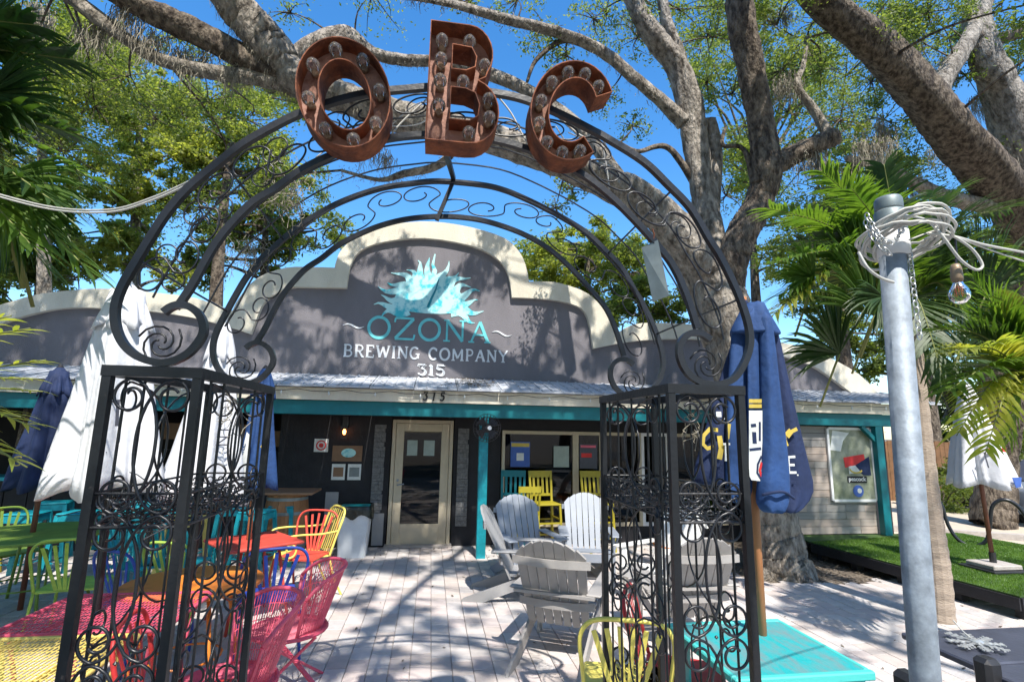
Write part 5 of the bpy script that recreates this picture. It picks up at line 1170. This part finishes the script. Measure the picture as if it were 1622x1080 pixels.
# ------------------------------------------------------------------ chairs
def bistro(label, loc, rz, mat, slats=5, arms=False, fan=True, group='painted metal patio chairs', h=.86, name='metal_chair'):
    t = thing(name, label, 'chair', loc, rz, group); m_ = M[mat]; sw, sd_ = .21, .21
    b = MB(); b.box(-sw,sw,-sd_,sd_,.435,.447); b.build('seat', m_, t, bevel=.004)
    b = MB(); b.tube([(-sw,-sd_,.435),(sw,-sd_,.435),(sw,sd_,.435),(-sw,sd_,.435)],.011,6,closed=True); b.build('seat_frame', m_, t)
    for sx in (-1,1):
        b = MB(); b.tube(catmull([(sx*sw,-sd_,.43),(sx*(sw+.015),-sd_-.03,.2),(sx*(sw+.02),-sd_-.02,0)],4),.012,6); b.build('leg', m_, t, smooth=True)
        b = MB(); b.tube(catmull([(sx*sw,sd_,.43),(sx*(sw+.01),sd_+.03,.2),(sx*(sw+.02),sd_+.09,0)],4),.012,6); b.build('leg', m_, t, smooth=True)
    top = [(-sw,sd_,.44),(-sw*1.08,sd_+.04,.6),(-sw*1.12,sd_+.08,h-.10),(-sw*.8,sd_+.10,h-.015),(0,sd_+.11,h),(sw*.8,sd_+.10,h-.015),(sw*1.12,sd_+.08,h-.10),(sw*1.08,sd_+.04,.6),(sw,sd_,.44)]
    b = MB(); b.tube(catmull(top,5),.012,6); b.build('back_frame', m_, t, smooth=True)
    for k in range(slats):
        f = (k-(slats-1)/2)/(slats/2); xb = f*sw*(.35 if fan else .9); xt = f*sw*.95
        b = MB(); b.beam((xb,sd_+.01,.45),(xt,sd_+.095,h-.03-.04*abs(f)),.026,.004,(0,1,0)); b.build('slat', m_, t)
    if arms:
        for sx in (-1,1):
            b = MB(); b.tube(catmull([(sx*sw*1.1,sd_+.06,.66),(sx*(sw+.05),.0,.67),(sx*(sw+.06),-sd_+.02,.65),(sx*(sw+.05),-sd_-.03,.56),(sx*(sw+.03),-sd_+.03,.52),(sx*(sw+.03),-sd_+.09,.56),(sx*(sw+.04),-sd_+.05,.61),(sx*(sw+.04),-sd_+.01,.585)],5),.009,6); b.build('arm', m_, t, smooth=True)
            b = MB(); b.tube([(sx*sw,-sd_,.44),(sx*(sw+.05),-sd_-.02,.56)],.009,6); b.build('arm_support', m_, t)
    return t
G_ = 'painted metal patio chairs'
c0 = bistro('lime green slat-back chair beside the green table', (-2.95,5.25,0), radians(190), 'lime')
for lb, loc, rz, mt in (
    ('teal slat-back chair at the far left edge under the green table', (-3.55,4.75,0), radians(200), 'teal'),
    ('yellow-green framed chair cut off by the left edge', (-2.95,3.95,0), radians(160), 'ylw2'),
    ('lime green chair seen through the left pillar rods', (-1.95,5.05,0), radians(160), 'lime'),
    ('cobalt blue chair behind the orange table', (-2.15,4.75,0), radians(150), 'cobalt'),
    ('cobalt blue chair tucked between orange and red tables', (-1.25,4.78,0), radians(200), 'cobalt'),
    ('teal chair behind the pillar near the bar', (-2.45,5.95,0), radians(170), 'teal'),
    ('dark teal chair behind the green table', (-3.5,6.85,0), radians(10), 'teal'),
    ('coral red chair pushed against the coral table', (-1.3,6.15,0), radians(-15), 'coral'),
    ('bright red slat chair low behind the yellow mesh table', (-1.12,3.05,0), radians(100), 'red'),
    ('red chair seen through the right pillar, turned to the turquoise table', (1.50,3.08,0), radians(62), 'red'),
    ('teal chair pushed under the far side of the green table', (-4.5,5.5,0), radians(120), 'teal'),
    ('olive green chair at the left edge of the green table', (-4.35,6.55,0), radians(60), 'green'),
    ('teal chair between the orange table and the bar stools', (-2.75,5.9,0), radians(150), 'teal'),
    ('red metal chair by the oak trunk behind the grey chairs', (3.35,6.35,0), radians(120), 'coral')):
    dup(c0, loc, rz, lb, M[mt])
ych = bistro('pale yellow fan-back chair at the bottom edge left of the right pillar', (1.12,3.02,0), radians(163), 'ylw2', 6, arms=False)
# pale yellow scroll-arm chair left of the trash can
sc_ = thing('scroll_arm_chair', 'pale yellow metal armchair with spiral arms left of the doorway path', 'chair', (-1.33,6.25,0), radians(-62))
ym = M['ylw2']; b = MB(); b.box(-.23,.23,-.22,.22,.42,.432); b.build('seat', ym, sc_, bevel=.004)
b = MB(); b.tube(catmull([(-.23,.22,.42),(-.24,.27,.6),(-.22,.36,.86),(0,.385,.90),(.22,.36,.86),(.24,.27,.6),(.23,.22,.42)],5),.013,6); b.build('back_frame', ym, sc_, smooth=True)
for k in range(-3,4):
    b = MB(); b.beam((k*.06,.235,.44),(k*.062,.37,.885-.006*abs(k)),.02,.004,(0,1,0)); b.build('slat', ym, sc_)
for sx in (-1,1):
    P = [(sx*.24,.30,.68),(sx*.27,.10,.67),(sx*.275,-.12,.68),(sx*.275,-.26,.66),(sx*.27,-.32,.56),(sx*.265,-.27,.47),(sx*.26,-.17,.47),(sx*.26,-.14,.54),(sx*.26,-.19,.59),(sx*.26,-.24,.56),(sx*.26,-.22,.52)]
    b = MB(); b.tube(catmull(P,5),.011,6); b.build('arm', ym, sc_, smooth=True)
    b = MB(); b.tube(catmull([(sx*.23,-.22,.42),(sx*.25,-.26,.22),(sx*.25,-.22,0)],4),.012,6); b.build('leg', ym, sc_, smooth=True)
    b = MB(); b.tube(catmull([(sx*.23,.22,.42),(sx*.25,.28,.2),(sx*.25,.38,0)],4),.012,6); b.build('leg', ym, sc_, smooth=True)
# red mesh armchairs with wraparound woven backs
def mesh_chair(label, loc, rz):
    t = thing('mesh_armchair', label, 'chair', loc, rz, 'faded red mesh armchairs'); m_ = M['pink']
    N = 26; rows = 15
    def back(u, v):       # u across -1..1, v up 0..1
        a = u*1.35; r_ = .21+.13*v; zt = .82-.14*u*u*u*u
        return Vector((sin(a)*r_, -.02+cos(a)*r_*1.05, .42+(zt-.42)*v))
    g_ = [[back(-1+2*i/N, j/rows) for i in range(N+1)] for j in range(rows+1)]
    b = MB()
    for i in range(0,N+1): b.tube([g_[j][i] for j in range(0,rows+1,3)],.0035,4)
    for i in range(N): 
        for j in (0,): pass
    for k in range(2*N):
        u_ = -1+k/N; b.tube([back(u_, j/5) for j in range(6)],.0026,3,cap=False)
    for j in (3,6,9,12): b.tube([g_[j][i] for i in range(0,N+1)],.0032,4)
    b.build('woven_back', m_, t)
    b = MB(); b.tube([g_[rows][i] for i in range(N+1)],.013,7); b.tube([g_[0][i] for i in range(0,N+1)],.009,6); b.build('top_rail', m_, t, smooth=True)
    for s_ in (0,N):
        b = MB(); b.tube([g_[0][s_],g_[rows][s_]],.011,6); b.build('arm_post', m_, t)
    b = MB(); 
    for k in range(-13,14): 
        x = k*.0185; hw = sqrt(max(0,.25**2-x*x)); b.tube([(x,-hw-.02,.42),(x,hw-.02,.42)],.004,4)
    for k in range(-6,7):
        y = k*.038; hw = sqrt(max(0,.25**2-y*y)); b.tube([(-hw,y-.02,.417),(hw,y-.02,.417)],.0035,4)
    b.tube([(.255*cos(a*pi/12),-.02+.255*sin(a*pi/12),.42) for a in range(24)],.012,6,closed=True); b.build('mesh_seat', m_, t)
    for sx in (-1,1):
        b = MB(); b.beam((sx*.19,-.18,.41),(-sx*.22,.26,.0),.028,.016); b.build('crossed_leg', m_, t); b = MB(); b.beam((sx*.2,.15,.41),(-sx*.02+sx*.22,-.30,.0),.024,.014); b.build('crossed_leg', m_, t)
    return t
m0 = mesh_chair('faded red mesh armchair right of the orange table, nearer the doorway path', (-.90,4.08,0), radians(-75))
dup(m0, (-1.02,3.30,0), radians(-60), 'faded red mesh armchair seen behind the left pillar, nearest the camera')
# bar stools
def stool(label, loc, rz, mat):
    t = thing('bar_stool', label, 'stool', loc, rz, 'teal metal stools along the bar'); m_ = M[mat]
    b = MB(); b.box(-.165,.165,-.165,.165,.735,.76); b.build('seat', m_, t, bevel=.012)
    b = MB(); 
    for s_ in (-1,1): b.box(-.155,.155,s_*.158-.003,s_*.158+.003,.66,.734); b.box(s_*.158-.003,s_*.158+.003,-.154,.154,.66,.734)
    b.build('apron', m_, t)
    for sx in (-1,1):
        for sy in (-1,1):
            b = MB(); b.beam((sx*.145,sy*.145,.735),(sx*.205,sy*.205,0),.045,.03,(0,1,0)); b.build('leg', m_, t)
    b = MB(); b.tube([(-.19,-.19,.22),(.19,-.19,.22),(.19,.19,.22),(-.19,.19,.22)],.009,5,closed=True); b.build('foot_ring', m_, t)
    return t
s0 = stool('teal bar stool left of the navy umbrella pole', (-4.62,7.1,0), .05, 'teal')
for i, (x, y, mt, lb) in enumerate(((-4.08,7.12,'teal','teal bar stool right of the navy umbrella pole'),(-5.2,7.2,'amber','yellow topped bar stool at the far left edge'),(-3.52,7.25,'teal','teal bar stool just behind the left post of the pillar'),(-3.0,7.4,'teal','teal bar stool seen through the middle of the pillar front'),(-2.5,7.5,'teal','teal bar stool seen between the pillar posts'),(-2.1,7.15,'teal','teal bar stool seen through the side rods of the pillar'),(-1.9,7.65,'teal','teal bar stool behind the red table'),(-3.7,8.0,'teal','teal stool in the shade close to the bar front'),(-2.75,6.75,'ylw','yellow stool leg glimpsed behind the pillar'),(-4.9,8.0,'teal','teal stool in deep shade left of the white umbrella'))):
    dup(s0, (x,y,0), random.uniform(-.3,.3), lb, M[mt])
# tall wooden bar chairs by the window
def tall_chair(label, loc, rz, mat):
    t = thing('bar_chair', label, 'chair', loc, rz, 'tall bar chairs by the window'); m_ = M[mat]
    b = MB(); b.box(-.19,.19,-.19,.19,.70,.725); b.build('seat', m_, t, bevel=.006)
    for sx in (-1,1):
        b = MB(); b.beam((sx*.17,-.17,.70),(sx*.20,-.20,0),.032,.032,(0,1,0)); b.build('leg', m_, t)
        b = MB(); b.beam((sx*.17,.17,.70),(sx*.20,.22,0),.032,.032,(0,1,0)); b.build('leg', m_, t)
        b = MB(); b.beam((sx*.17,.18,.72),(sx*.18,.26,1.18),.034,.022,(0,1,0)); b.build('back_post', m_, t)
    b = MB(); b.beam((-.19,.255,1.13),(.19,.255,1.13),.02,.10); b.build('top_rail', m_, t); b = MB(); b.beam((-.17,.205,.82),(.17,.205,.82),.018,.04); b.build('lower_rail', m_, t)
    for k in range(4):
        x = -.11+k*.073; b = MB(); b.beam((x,.21,.83),(x,.25,1.09),.035,.01,(0,1,0)); b.build('slat', m_, t)
    for z in (.22,.45):
        for a_, c_ in (((-.19,-.19,z),(.19,-.19,z)),((-.19,.2,z),(.19,.2,z)),((-.19,-.19,z+.04),(-.19,.2,z+.04)),((.19,-.19,z+.04),(.19,.2,z+.04))):
            b = MB(); b.beam(a_,c_,.018,.024); b.build('rung', m_, t)
    return t
t0 = tall_chair('yellow tall bar chair in the middle of the wide window', (1.78,8.05,0), radians(8), 'amber')
dup(t0, (1.28,8.1,0), radians(-10), 'teal tall bar chair just right of the teal post', M['tealp'])
dup(t0, (2.62,8.08,0), radians(5), 'yellow tall bar chair behind the right grey chair', M['amber'])
dup(t0, (1.42,7.75,0), radians(185), 'yellow tall bar chair with its low back turned to the window', M['amber'], scale=.86)

# adirondack chairs
def adirondack(label, loc, rz, mat, mat2=None):
    t = thing('adirondack_chair', label, 'chair', loc, rz, 'slatted garden chairs round the fire pit'); m_ = M[mat]; m2 = M[mat2 or mat]
    # faces -y; back leans to +y
    def bp(u, s_): return Vector((u*(1+.12*s_), .12+.36*s_, .27+.70*s_))       # plane of the back
    nb = 7; w = .52
    for k in range(nb):
        u = -w/2+w*(k+.5)/nb; f = abs(u)/(w/2); arc_ = lambda uu: 1.0-.17*(uu/(w/2))**2; top = arc_(u)
        bot = -.02; lo, hi = bp(u,bot), bp(u,top); ww = w/nb*.955
        b = MB(); dx0, dx1 = ww/2*.92, ww/2*1.1; nn = Vector((0,.018,-.009)); tilt = -.02*f*f
        tr_, tl_ = arc_(u+ww/2), arc_(u-ww/2); A = [lo+Vector((-dx0*.9,0,0)), lo+Vector((dx0*.9,0,0)), bp(u+ww/2,tr_-.012)+Vector((0,tilt,0)), bp(u+ww*.36,tr_+.002)+Vector((0,tilt,0)), bp(u,top)+Vector((0,tilt,0)), bp(u-ww*.36,tl_+.002)+Vector((0,tilt,0)), bp(u-ww/2,tl_-.012)+Vector((0,tilt,0))]
        n = len(A); b.add(A+[p+nn for p in A],[tuple(range(n)),tuple(range(n,2*n))[::-1]]+[(i,i+n,(i+1) % n+n,(i+1) % n) for i in range(n)]); b.build('back_slat', m_, t)
    for s_, hw in ((.24,.30),(.74,.29)):
        P = [bp(u, s_)+Vector((0,.032+.02*(u/.27)**2*0-.0,0))+Vector((0,-.05*(u/.28)**2+.03,0)) for u in np.linspace(-hw,hw,9)]
        b = MB()
        for i in range(8): pass
        vs = []; 
        for p in P: vs += [p+Vector((0,-.012,-.03)),p+Vector((0,.012,-.03)),p+Vector((0,.012,.03)),p+Vector((0,-.012,.03))]
        fs = [(0,1,2,3),(32,35,34,33)]
        for i in range(8): 
            for k in range(4): fs.append((i*4+k,(i+1)*4+k,(i+1)*4+(k+1) % 4,i*4+(k+1) % 4))
        b.add(vs, fs); b.build('back_band', m_, t)
    for k in range(6):
        f = k/6; y = -.36+f*.50; z = .375-.11*f-(.02 if k == 0 else 0); b = MB(); b.box(-.255,.255,y,y+.072,z,z+.02); b.build('seat_slat', m_, t)
    for sx in (-1,1):
        b = MB(); pl_ = [(-.40,.35),(-.38,.27),(.05,.155),(.45,.0),(.66,.0),(.62,.05),(.12,.24),(-.34,.372)]
        n = len(pl_); x0, x1 = sx*.262-.011, sx*.262+.011
        b.add([(x0,p[0],p[1]) for p in pl_]+[(x1,p[0],p[1]) for p in pl_],[(0,1,2,7),(2,6,7),(2,3,5,6),(3,4,5)]+[(i,(i+1) % n,(i+1) % n+n,i+n) for i in range(n)]+[(8,15,10,9),(10,15,14),(10,14,13,11),(11,13,12)]); b.build('side_rail', m2, t)
        b = MB(); b.box(sx*.29-.011,sx*.29+.011,-.37,-.27,0,.545); b.build('front_leg', m2, t)
        b = MB(); b.beam((sx*.315,-.42,.555),(sx*.315,.30,.545),.12,.021); b.build('arm', m_, t, bevel=.01)
        b = MB(); b.beam((sx*.30,-.32,.40),(sx*.34,-.32,.54),.02,.06,(0,1,0)); b.build('arm_bracket', m_, t)
    b = MB(); b.box(-.30,.30,-.385,-.365,.25,.345); b.build('front_apron', m_, t)
    b = MB(); b.beam((-.33,.30,.530),(.33,.30,.530),.05,.022); b.build('rear_arm_rail', m_, t)
    return t
a0 = adirondack('grey slatted garden chair seen square from behind, just left of the right pillar', (1.16,4.55,0), radians(152), 'adit')
dup(a0, (2.28,4.62,0), radians(178), 'grey slatted garden chair seen from behind through the right pillar')
dup(a0, (1.08,5.95,0), radians(75), 'grey slatted garden chair in side view beside the teal post', M['adi'])
dup(a0, (1.22,6.55,0), radians(10), 'blue-grey slatted garden chair facing us right of the teal post', M['adib'])
dup(a0, (2.05,6.75,0), radians(-12), 'blue-grey slatted garden chair facing us below the window', M['adib'])
dup(a0, (2.62,5.75,0), radians(-60), 'brilliant white slatted garden chair in full sun behind the right pillar', M['adiw'])
# fire bowl
fb = thing('fire_bowl', 'orange-rimmed fire bowl on thin legs between the garden chairs', 'fire pit', (3.0,6.15,0))
b = MB(); b.lathe([(.05,.32),(.2,.36),(.29,.46),(.31,.50)],20); b.build('bowl', M['orange'], fb, smooth=True)
for k in range(3):
    a = k*2.1; b = MB(); b.tube([(.15*cos(a),.15*sin(a),.36),(.3*cos(a),.3*sin(a),0)],.012,6); b.build('leg', M['iron'], fb)
# barrel, bin
bar = thing('oak_barrel', 'half-shaded oak barrel with iron hoops beside the black wall', 'barrel', (-1.90,7.75,0))
R0 = .30
for k in range(18):
    a0_, a1_ = 2*pi*k/18+.008, 2*pi*(k+1)/18-.008; b = MB(); vs = []; 
    for i in range(9):
        z = .9*i/8; r_ = R0*(.84+.16*sin(pi*i/8)); 
        for a in (a0_,a1_): vs += [(r_*cos(a),r_*sin(a),z)]
    n = len(vs); vs += [(v[0]*.93,v[1]*.93,v[2]) for v in vs]; fs = []
    for i in range(8): fs += [(2*i,2*i+1,2*i+3,2*i+2),(n+2*i,n+2*i+2,n+2*i+3,n+2*i+1),(2*i,2*i+2,n+2*i+2,n+2*i),(2*i+1,n+2*i+1,n+2*i+3,2*i+3)]
    fs += [(0,n,n+1,1),(16,17,n+17,n+16)]; b.add(vs,fs); b.build('stave', M['barrel'], bar)
for z in (.06,.24,.66,.84):
    r_ = R0*(.84+.16*sin(pi*z/.9))+.004; b = MB(); b.lathe([(r_-.012,z-.02),(r_,z-.02),(r_+.001,z+.02),(r_-.012,z+.02)],28); b.build('hoop', M['tin'], bar)
b = MB(); b.lathe([(.25,.85),(.25,.87)],24); b.build('lid', M['barrel'], bar)
b = MB(); b.box(-.38,.38,-.30,.30,.905,.935); b.build('tray_top', M['kraft'], bar, bevel=.006)
tr_ = thing('trash_can', 'white square plastic bin with a black liner folded over the rim', 'bin', (-1.02,7.98,0))
b = MB(); rr = lambda s_: [(-s_,-s_*.85),(s_,-s_*.85),(s_,s_*.85),(-s_,s_*.85)]
vs = [(x,y,0) for x, y in rr(.185)]+[(x,y,.66) for x, y in rr(.225)]; b.add(vs,[(3,2,1,0),(4,5,6,7)]+[(i,(i+1) % 4,(i+1) % 4+4,i+4) for i in range(4)]); b.build('bin_body', M['trash'], tr_, bevel=.02)
b = MB(); N = 40; vs = []
for i, (s_, z) in enumerate(((.20,.70),(.235,.715),(.242,.66),(.246,.60))):
    for k in range(N):
        a = 2*pi*k/N; c_, q_ = cos(a), sin(a); m_ = max(abs(c_),abs(q_)*1.15); zz = z-(.035*(1+sin(k*.9))+.05*max(0,sin(k*.31+1)) if i == 3 else 0); ss = s_+(.006*sin(k*2.3) if i > 1 else 0)
        vs.append((c_/m_*ss, q_/m_*ss, zz))
b.add(vs,[(i*N+k,i*N+(k+1) % N,(i+1)*N+(k+1) % N,(i+1)*N+k) for i in range(3) for k in range(N)]); b.build('liner', M['bag'], tr_, smooth=True)
b = MB(); b.box(-.21,.21,-.19,.17,.665,.70); b.build('lid_rim', M['tealp'], tr_)
# grey plinth boards along the lower wall beside the bin
for x0, x1, z1 in ((-1.55,-1.36,.82),(-1.30,-1.16,.62),(-.83,-.66,.5)):
    o = MB(); o.box(x0,x1,8.552,8.577,.03,z1); bpart(o, 'plinth_board', M['adi'])

# ------------------------------------------------------------------ galvanised pole with coiled cable
gp = thing('metal_pole', 'galvanised steel pole with a loose fitted cap in the right foreground', 'pole', (1.305,1.3,0))
tp = PY(1408,332,1.3)-Vector((1.305,1.3,0))
bp0 = PY(1466,1080,1.3)-Vector((1.305,1.3,0)); d_ = (tp-bp0).normalized(); foot = tp-d_*(tp.z/d_.z)
b = MB(); b.tube([foot, tp],.0345,24); b.build('pole', M['galv'], gp, smooth=True)
b = MB(); b.M = Matrix.Translation(tp); b.lathe([(.040,-.075),(.041,-.07),(.041,-.012),(.037,-.006)],24); b.lathe([(.036,-.006),(.037,0),(.037,.028),(.033,.036)],24); b.build('cap', M['tin'], gp, smooth=True)
b = MB(); b.M = Matrix.Translation(tp); b.lathe([(.0425,-.15),(.0425,-.075)],24); b.build('label_band', M['white'], gp, smooth=True)
WP = Vector((1.305,1.3,0))+tp
coil = thing('cable_coil', 'loops of pale grey cable coiled round the top of the metal pole', 'cable', WP+Vector((0,0,-.10)))
random.seed(21)
for k in range(9):
    b = MB(); R1 = random.uniform(.085,.12); cx, cy = random.uniform(.0,.055), random.uniform(-.03,.01); tl1, tl2 = random.uniform(-.28,-.05), random.uniform(-.2,.35); P = []
    for i in range(33):
        a = 2*pi*i/32; P.append((cx+R1*cos(a), cy-.01+R1*sin(a)*.9, R1*cos(a)*tl2*-.5+R1*sin(a)*tl1*2+random.gauss(0,.002)+k*.002))
    b.tube(P,.0042,6); b.build('loop', M['cable'], coil, smooth=True)
def wl(pts, mat, r, name, par):
    b = MB(); o = Vector(par.location); b.tube([p-o for p in catmull([PY(*p) for p in pts],8)], r, 6); return b.build(name, M[mat], par, smooth=True)
wl([(1360,400,1.2),(1375,425,1.18),(1395,440,1.18),(1415,447,1.2)],'cable',.0042,'loose_end',coil)
wl([(1425,340,1.3),(1465,348,1.25),(1488,368,1.2),(1520,410,1.2),(1545,427,1.2),(1556,420,1.2),(1540,395,1.2),(1512,375,1.2)],'cable',.004,'loose_loop',coil)
sw_ = thing('festoon_cable', 'pale cable running from the pole to the right edge with a bulb', 'cable', PY(1500,372,1.25))
wl([(1470,370,1.25),(1512,375,1.25),(1560,388,1.3),(1622,400,1.4),(1700,415,1.5)],'cable',.004,'cable',sw_); wl([(1440,380,1.25),(1490,364,1.25),(1520,378,1.25),(1580,400,1.35),(1640,420,1.45)],'cable',.0025,'cable',sw_)
bl = thing('hanging_bulb', 'clear globe bulb with copper filament hanging right of the metal pole', 'bulb', PY(1513,376,1.25)); o_ = Vector(bl.location)
e = PY(1514,425,1.25)-o_
b = MB(); b.tube([(0,0,0),e*.5+Vector((.003,0,0)),e],.003,5); b.build('flex', M['iron'], bl)
b = MB(); b.lathe([(.010,.012),(.014,.0),(.015,-.03),(.013,-.04)],14,tuple(e)); b.build('socket', M['brass'], bl, smooth=True)
b = MB(); b.lathe([(.011,-.04),(.014,-.05),(.022,-.063),(.026,-.078),(.024,-.092),(.014,-.104),(.002,-.108)],18,tuple(e)); b.build('globe', M['globe'], bl, smooth=True)
b = MB()
for k in range(5): a = k*1.257; b.tube([(e.x+.007*cos(a),e.y+.007*sin(a),e.z-.05),(e.x+.011*cos(a),e.y+.011*sin(a),e.z-.085),(e.x+.008*cos(a+.6),e.y+.008*sin(a+.6),e.z-.055)],.0011,4)
b.build('filament', M['filament'], bl)
def chain(par, pts, n, r=.0075, name='link'):
    o = Vector(par.location); q = catmull([PY(*p) for p in pts], 12); L = len(q)
    for k in range(n):
        f = (k+.5)/n*(L-1); i = int(f); p = q[i].lerp(q[min(i+1,L-1)], f-i)-o; d = (q[min(i+1,L-1)]-q[i]).normalized(); s_ = d.cross(Vector((0,1,0))).normalized() if k % 2 else d.cross(Vector((1,0,.1))).normalized()
        b = MB(); b.tube([p+d*cos(a)*r*1.6+s_*sin(a)*r for a in [2*pi*j/10 for j in range(10)]],r*.26,5,closed=True); b.build(name, M['chain'], par, smooth=True)
ch = thing('steel_chain', 'zinc chain wrapped over the pole cap with a tail hanging down its right side', 'chain', WP)
chain(ch, [(1440,395,1.27),(1444,430,1.27),(1450,480,1.27),(1457,535,1.27)], 17)
chain(ch, [(1372,340,1.27),(1385,362,1.24),(1395,378,1.22),(1410,385,1.22)], 10); chain(ch, [(1432,345,1.26),(1430,362,1.24),(1420,378,1.23)], 6); chain(ch, [(1370,350,1.27),(1382,375,1.24),(1400,395,1.22),(1408,402,1.22)], 9)
sf = thing('snowflake_ornament', 'silver foil snowflake ornament lying on the slate table at lower right', 'ornament', PZ(1548,1022,.70)+Vector((0,0,.012)))
k_ = 0
for j in range(8):
    a = j*pi/4+.3; L = .135*random.uniform(.85,1.1); b = MB(); d_ = Vector((cos(a),sin(a),.10*random.uniform(-.2,1))); b.beam((0,0,.005),d_*L,.014,.006)
    for f in (.4,.6,.8):
        for s_ in (-1,1):
            p = d_*L*f; r2 = Matrix.Rotation(s_*.8,3,'Z') @ d_; b.beam(p,p+r2*L*.26,.010,.005)
    b.build('arm', M['silver'], sf)
b = MB(); b.lathe([(.03,.0),(.03,.012),(.01,.02)],12); b.build('centre', M['silver'], sf)
o_ = Vector(sf.location); b = MB(); b.tube([p-o_ for p in catmull([PZ(1535,1008,.73),PZ(1522,996,.74),PZ(1510,982,.76)],4)],.0035,5); b.build('cord', M['cable'], sf)

# ------------------------------------------------------------------ bike rack, car, kerb
br = thing('bike_rack', 'black wavy tube bike rack beyond the turf deck', 'bike rack', (8.05,7.0,0)); o_ = Vector(br.location)
P = [Vector((7.55,7.55,0)),Vector((7.6,7.5,.45)),Vector((7.68,7.45,.82)),Vector((7.78,7.35,.93)),Vector((7.88,7.25,.82)),Vector((7.92,7.2,.5)),Vector((7.97,7.12,.30)),Vector((8.08,7.02,.22)),Vector((8.19,6.9,.30)),Vector((8.24,6.85,.5)),Vector((8.28,6.8,.82)),Vector((8.38,6.7,.93)),Vector((8.5,6.6,.82)),Vector((8.55,6.5,.5)),Vector((8.58,6.47,0))]
b = MB(); b.tube([p-o_ for p in catmull(P,5)],.026,10); b.build('tube', M['iron'], br, smooth=True)
for p in (P[0],P[-1]):
    b = MB(); b.lathe([(.06,.02),(.06,.028)],12,tuple(Vector((p.x,p.y,0))-o_)); b.build('foot_plate', M['iron'], br)
kb = MB(); kb.beam((8.9,9.3,.06),(14,6.3,.06),.15,.12); tag(kb.build('kerb', M['concrete']), kind='structure')
car = thing('parked_car', 'silver-blue car parked at the right edge beyond the shrubs', 'car', PZ(1745,832,0), radians(105))
def loft(rows, name, mat, par):
    vs = []; n = len(rows[0]); 
    for r_ in rows: vs += r_
    b = MB(); b.add(vs,[(i*n+k,i*n+(k+1) % n,(i+1)*n+(k+1) % n,(i+1)*n+k) for i in range(len(rows)-1) for k in range(n)]+[tuple(range(n))[::-1],tuple((len(rows)-1)*n+k for k in range(n))]); o = b.build(name, mat, par, smooth=True); s_ = o.modifiers.new('b','BEVEL'); s_.width = .04; s_.segments = 2; return o
rows = []
for y, w, z0, z1 in ((-2.2,.70,.35,.62),(-2.05,.84,.25,.80),(-1.2,.88,.22,.92),(0,.89,.22,.96),(1.3,.88,.22,.97),(2.0,.84,.25,.92),(2.2,.72,.35,.75)): rows.append([(-w,y,z0),(w,y,z0),(w,y,(z0+z1)/2),(w*.93,y,z1),(-w*.93,y,z1),(-w,y,(z0+z1)/2)])
loft(rows,'body',M['carp'],car)
rows = []
for y, w, z1 in ((-1.15,.76,.95),(-.45,.66,1.40),(.5,.66,1.46),(1.3,.64,1.38),(1.95,.74,.95)): rows.append([(-.80,y,.90),(.80,y,.90),(w,y,z1),(-w,y,z1)])
loft(rows,'windows',M['slate'],car)
rows = []
for y, w, z1 in ((-.42,.62,1.405),(.5,.63,1.465),(1.25,.60,1.39)): rows.append([(-w-.03,y,z1-.02),(w+.03,y,z1-.02),(w,y,z1+.02),(-w,y,z1+.02)])
loft(rows,'roof',M['carp'],car)
for sx in (-1,1):
    for y in (-1.35,1.35):
        b = MB(); b.M = Matrix.Translation((sx*.80,y,.32)) @ Matrix.Rotation(pi/2,4,'Y'); b.lathe([(.20,-.10),(.32,-.09),(.32,.09),(.20,.10)],22); w_ = b.build('wheel', M['tyre'], car)
        b = MB(); b.M = Matrix.Translation((sx*.80,y,.32)) @ Matrix.Rotation(pi/2,4,'Y'); b.lathe([(.19,-.105),(.2,0),(.19,.105)],16); b.build('rim', M['galv'], w_)
    b = MB(); b.box(sx*.55-.14,sx*.55+.14,-2.16,-2.08,.62,.74); b.build('headlight', M['bulb'], car); b = MB(); b.box(sx*.60-.12,sx*.60+.12,2.10,2.18,.68,.82); b.build('tail_light', M['pred'], car)
    b = MB(); b.box(sx*.95-.07,sx*.95+.07,-.75,-.65,.95,1.06); b.build('mirror', M['carp'], car, bevel=.02)
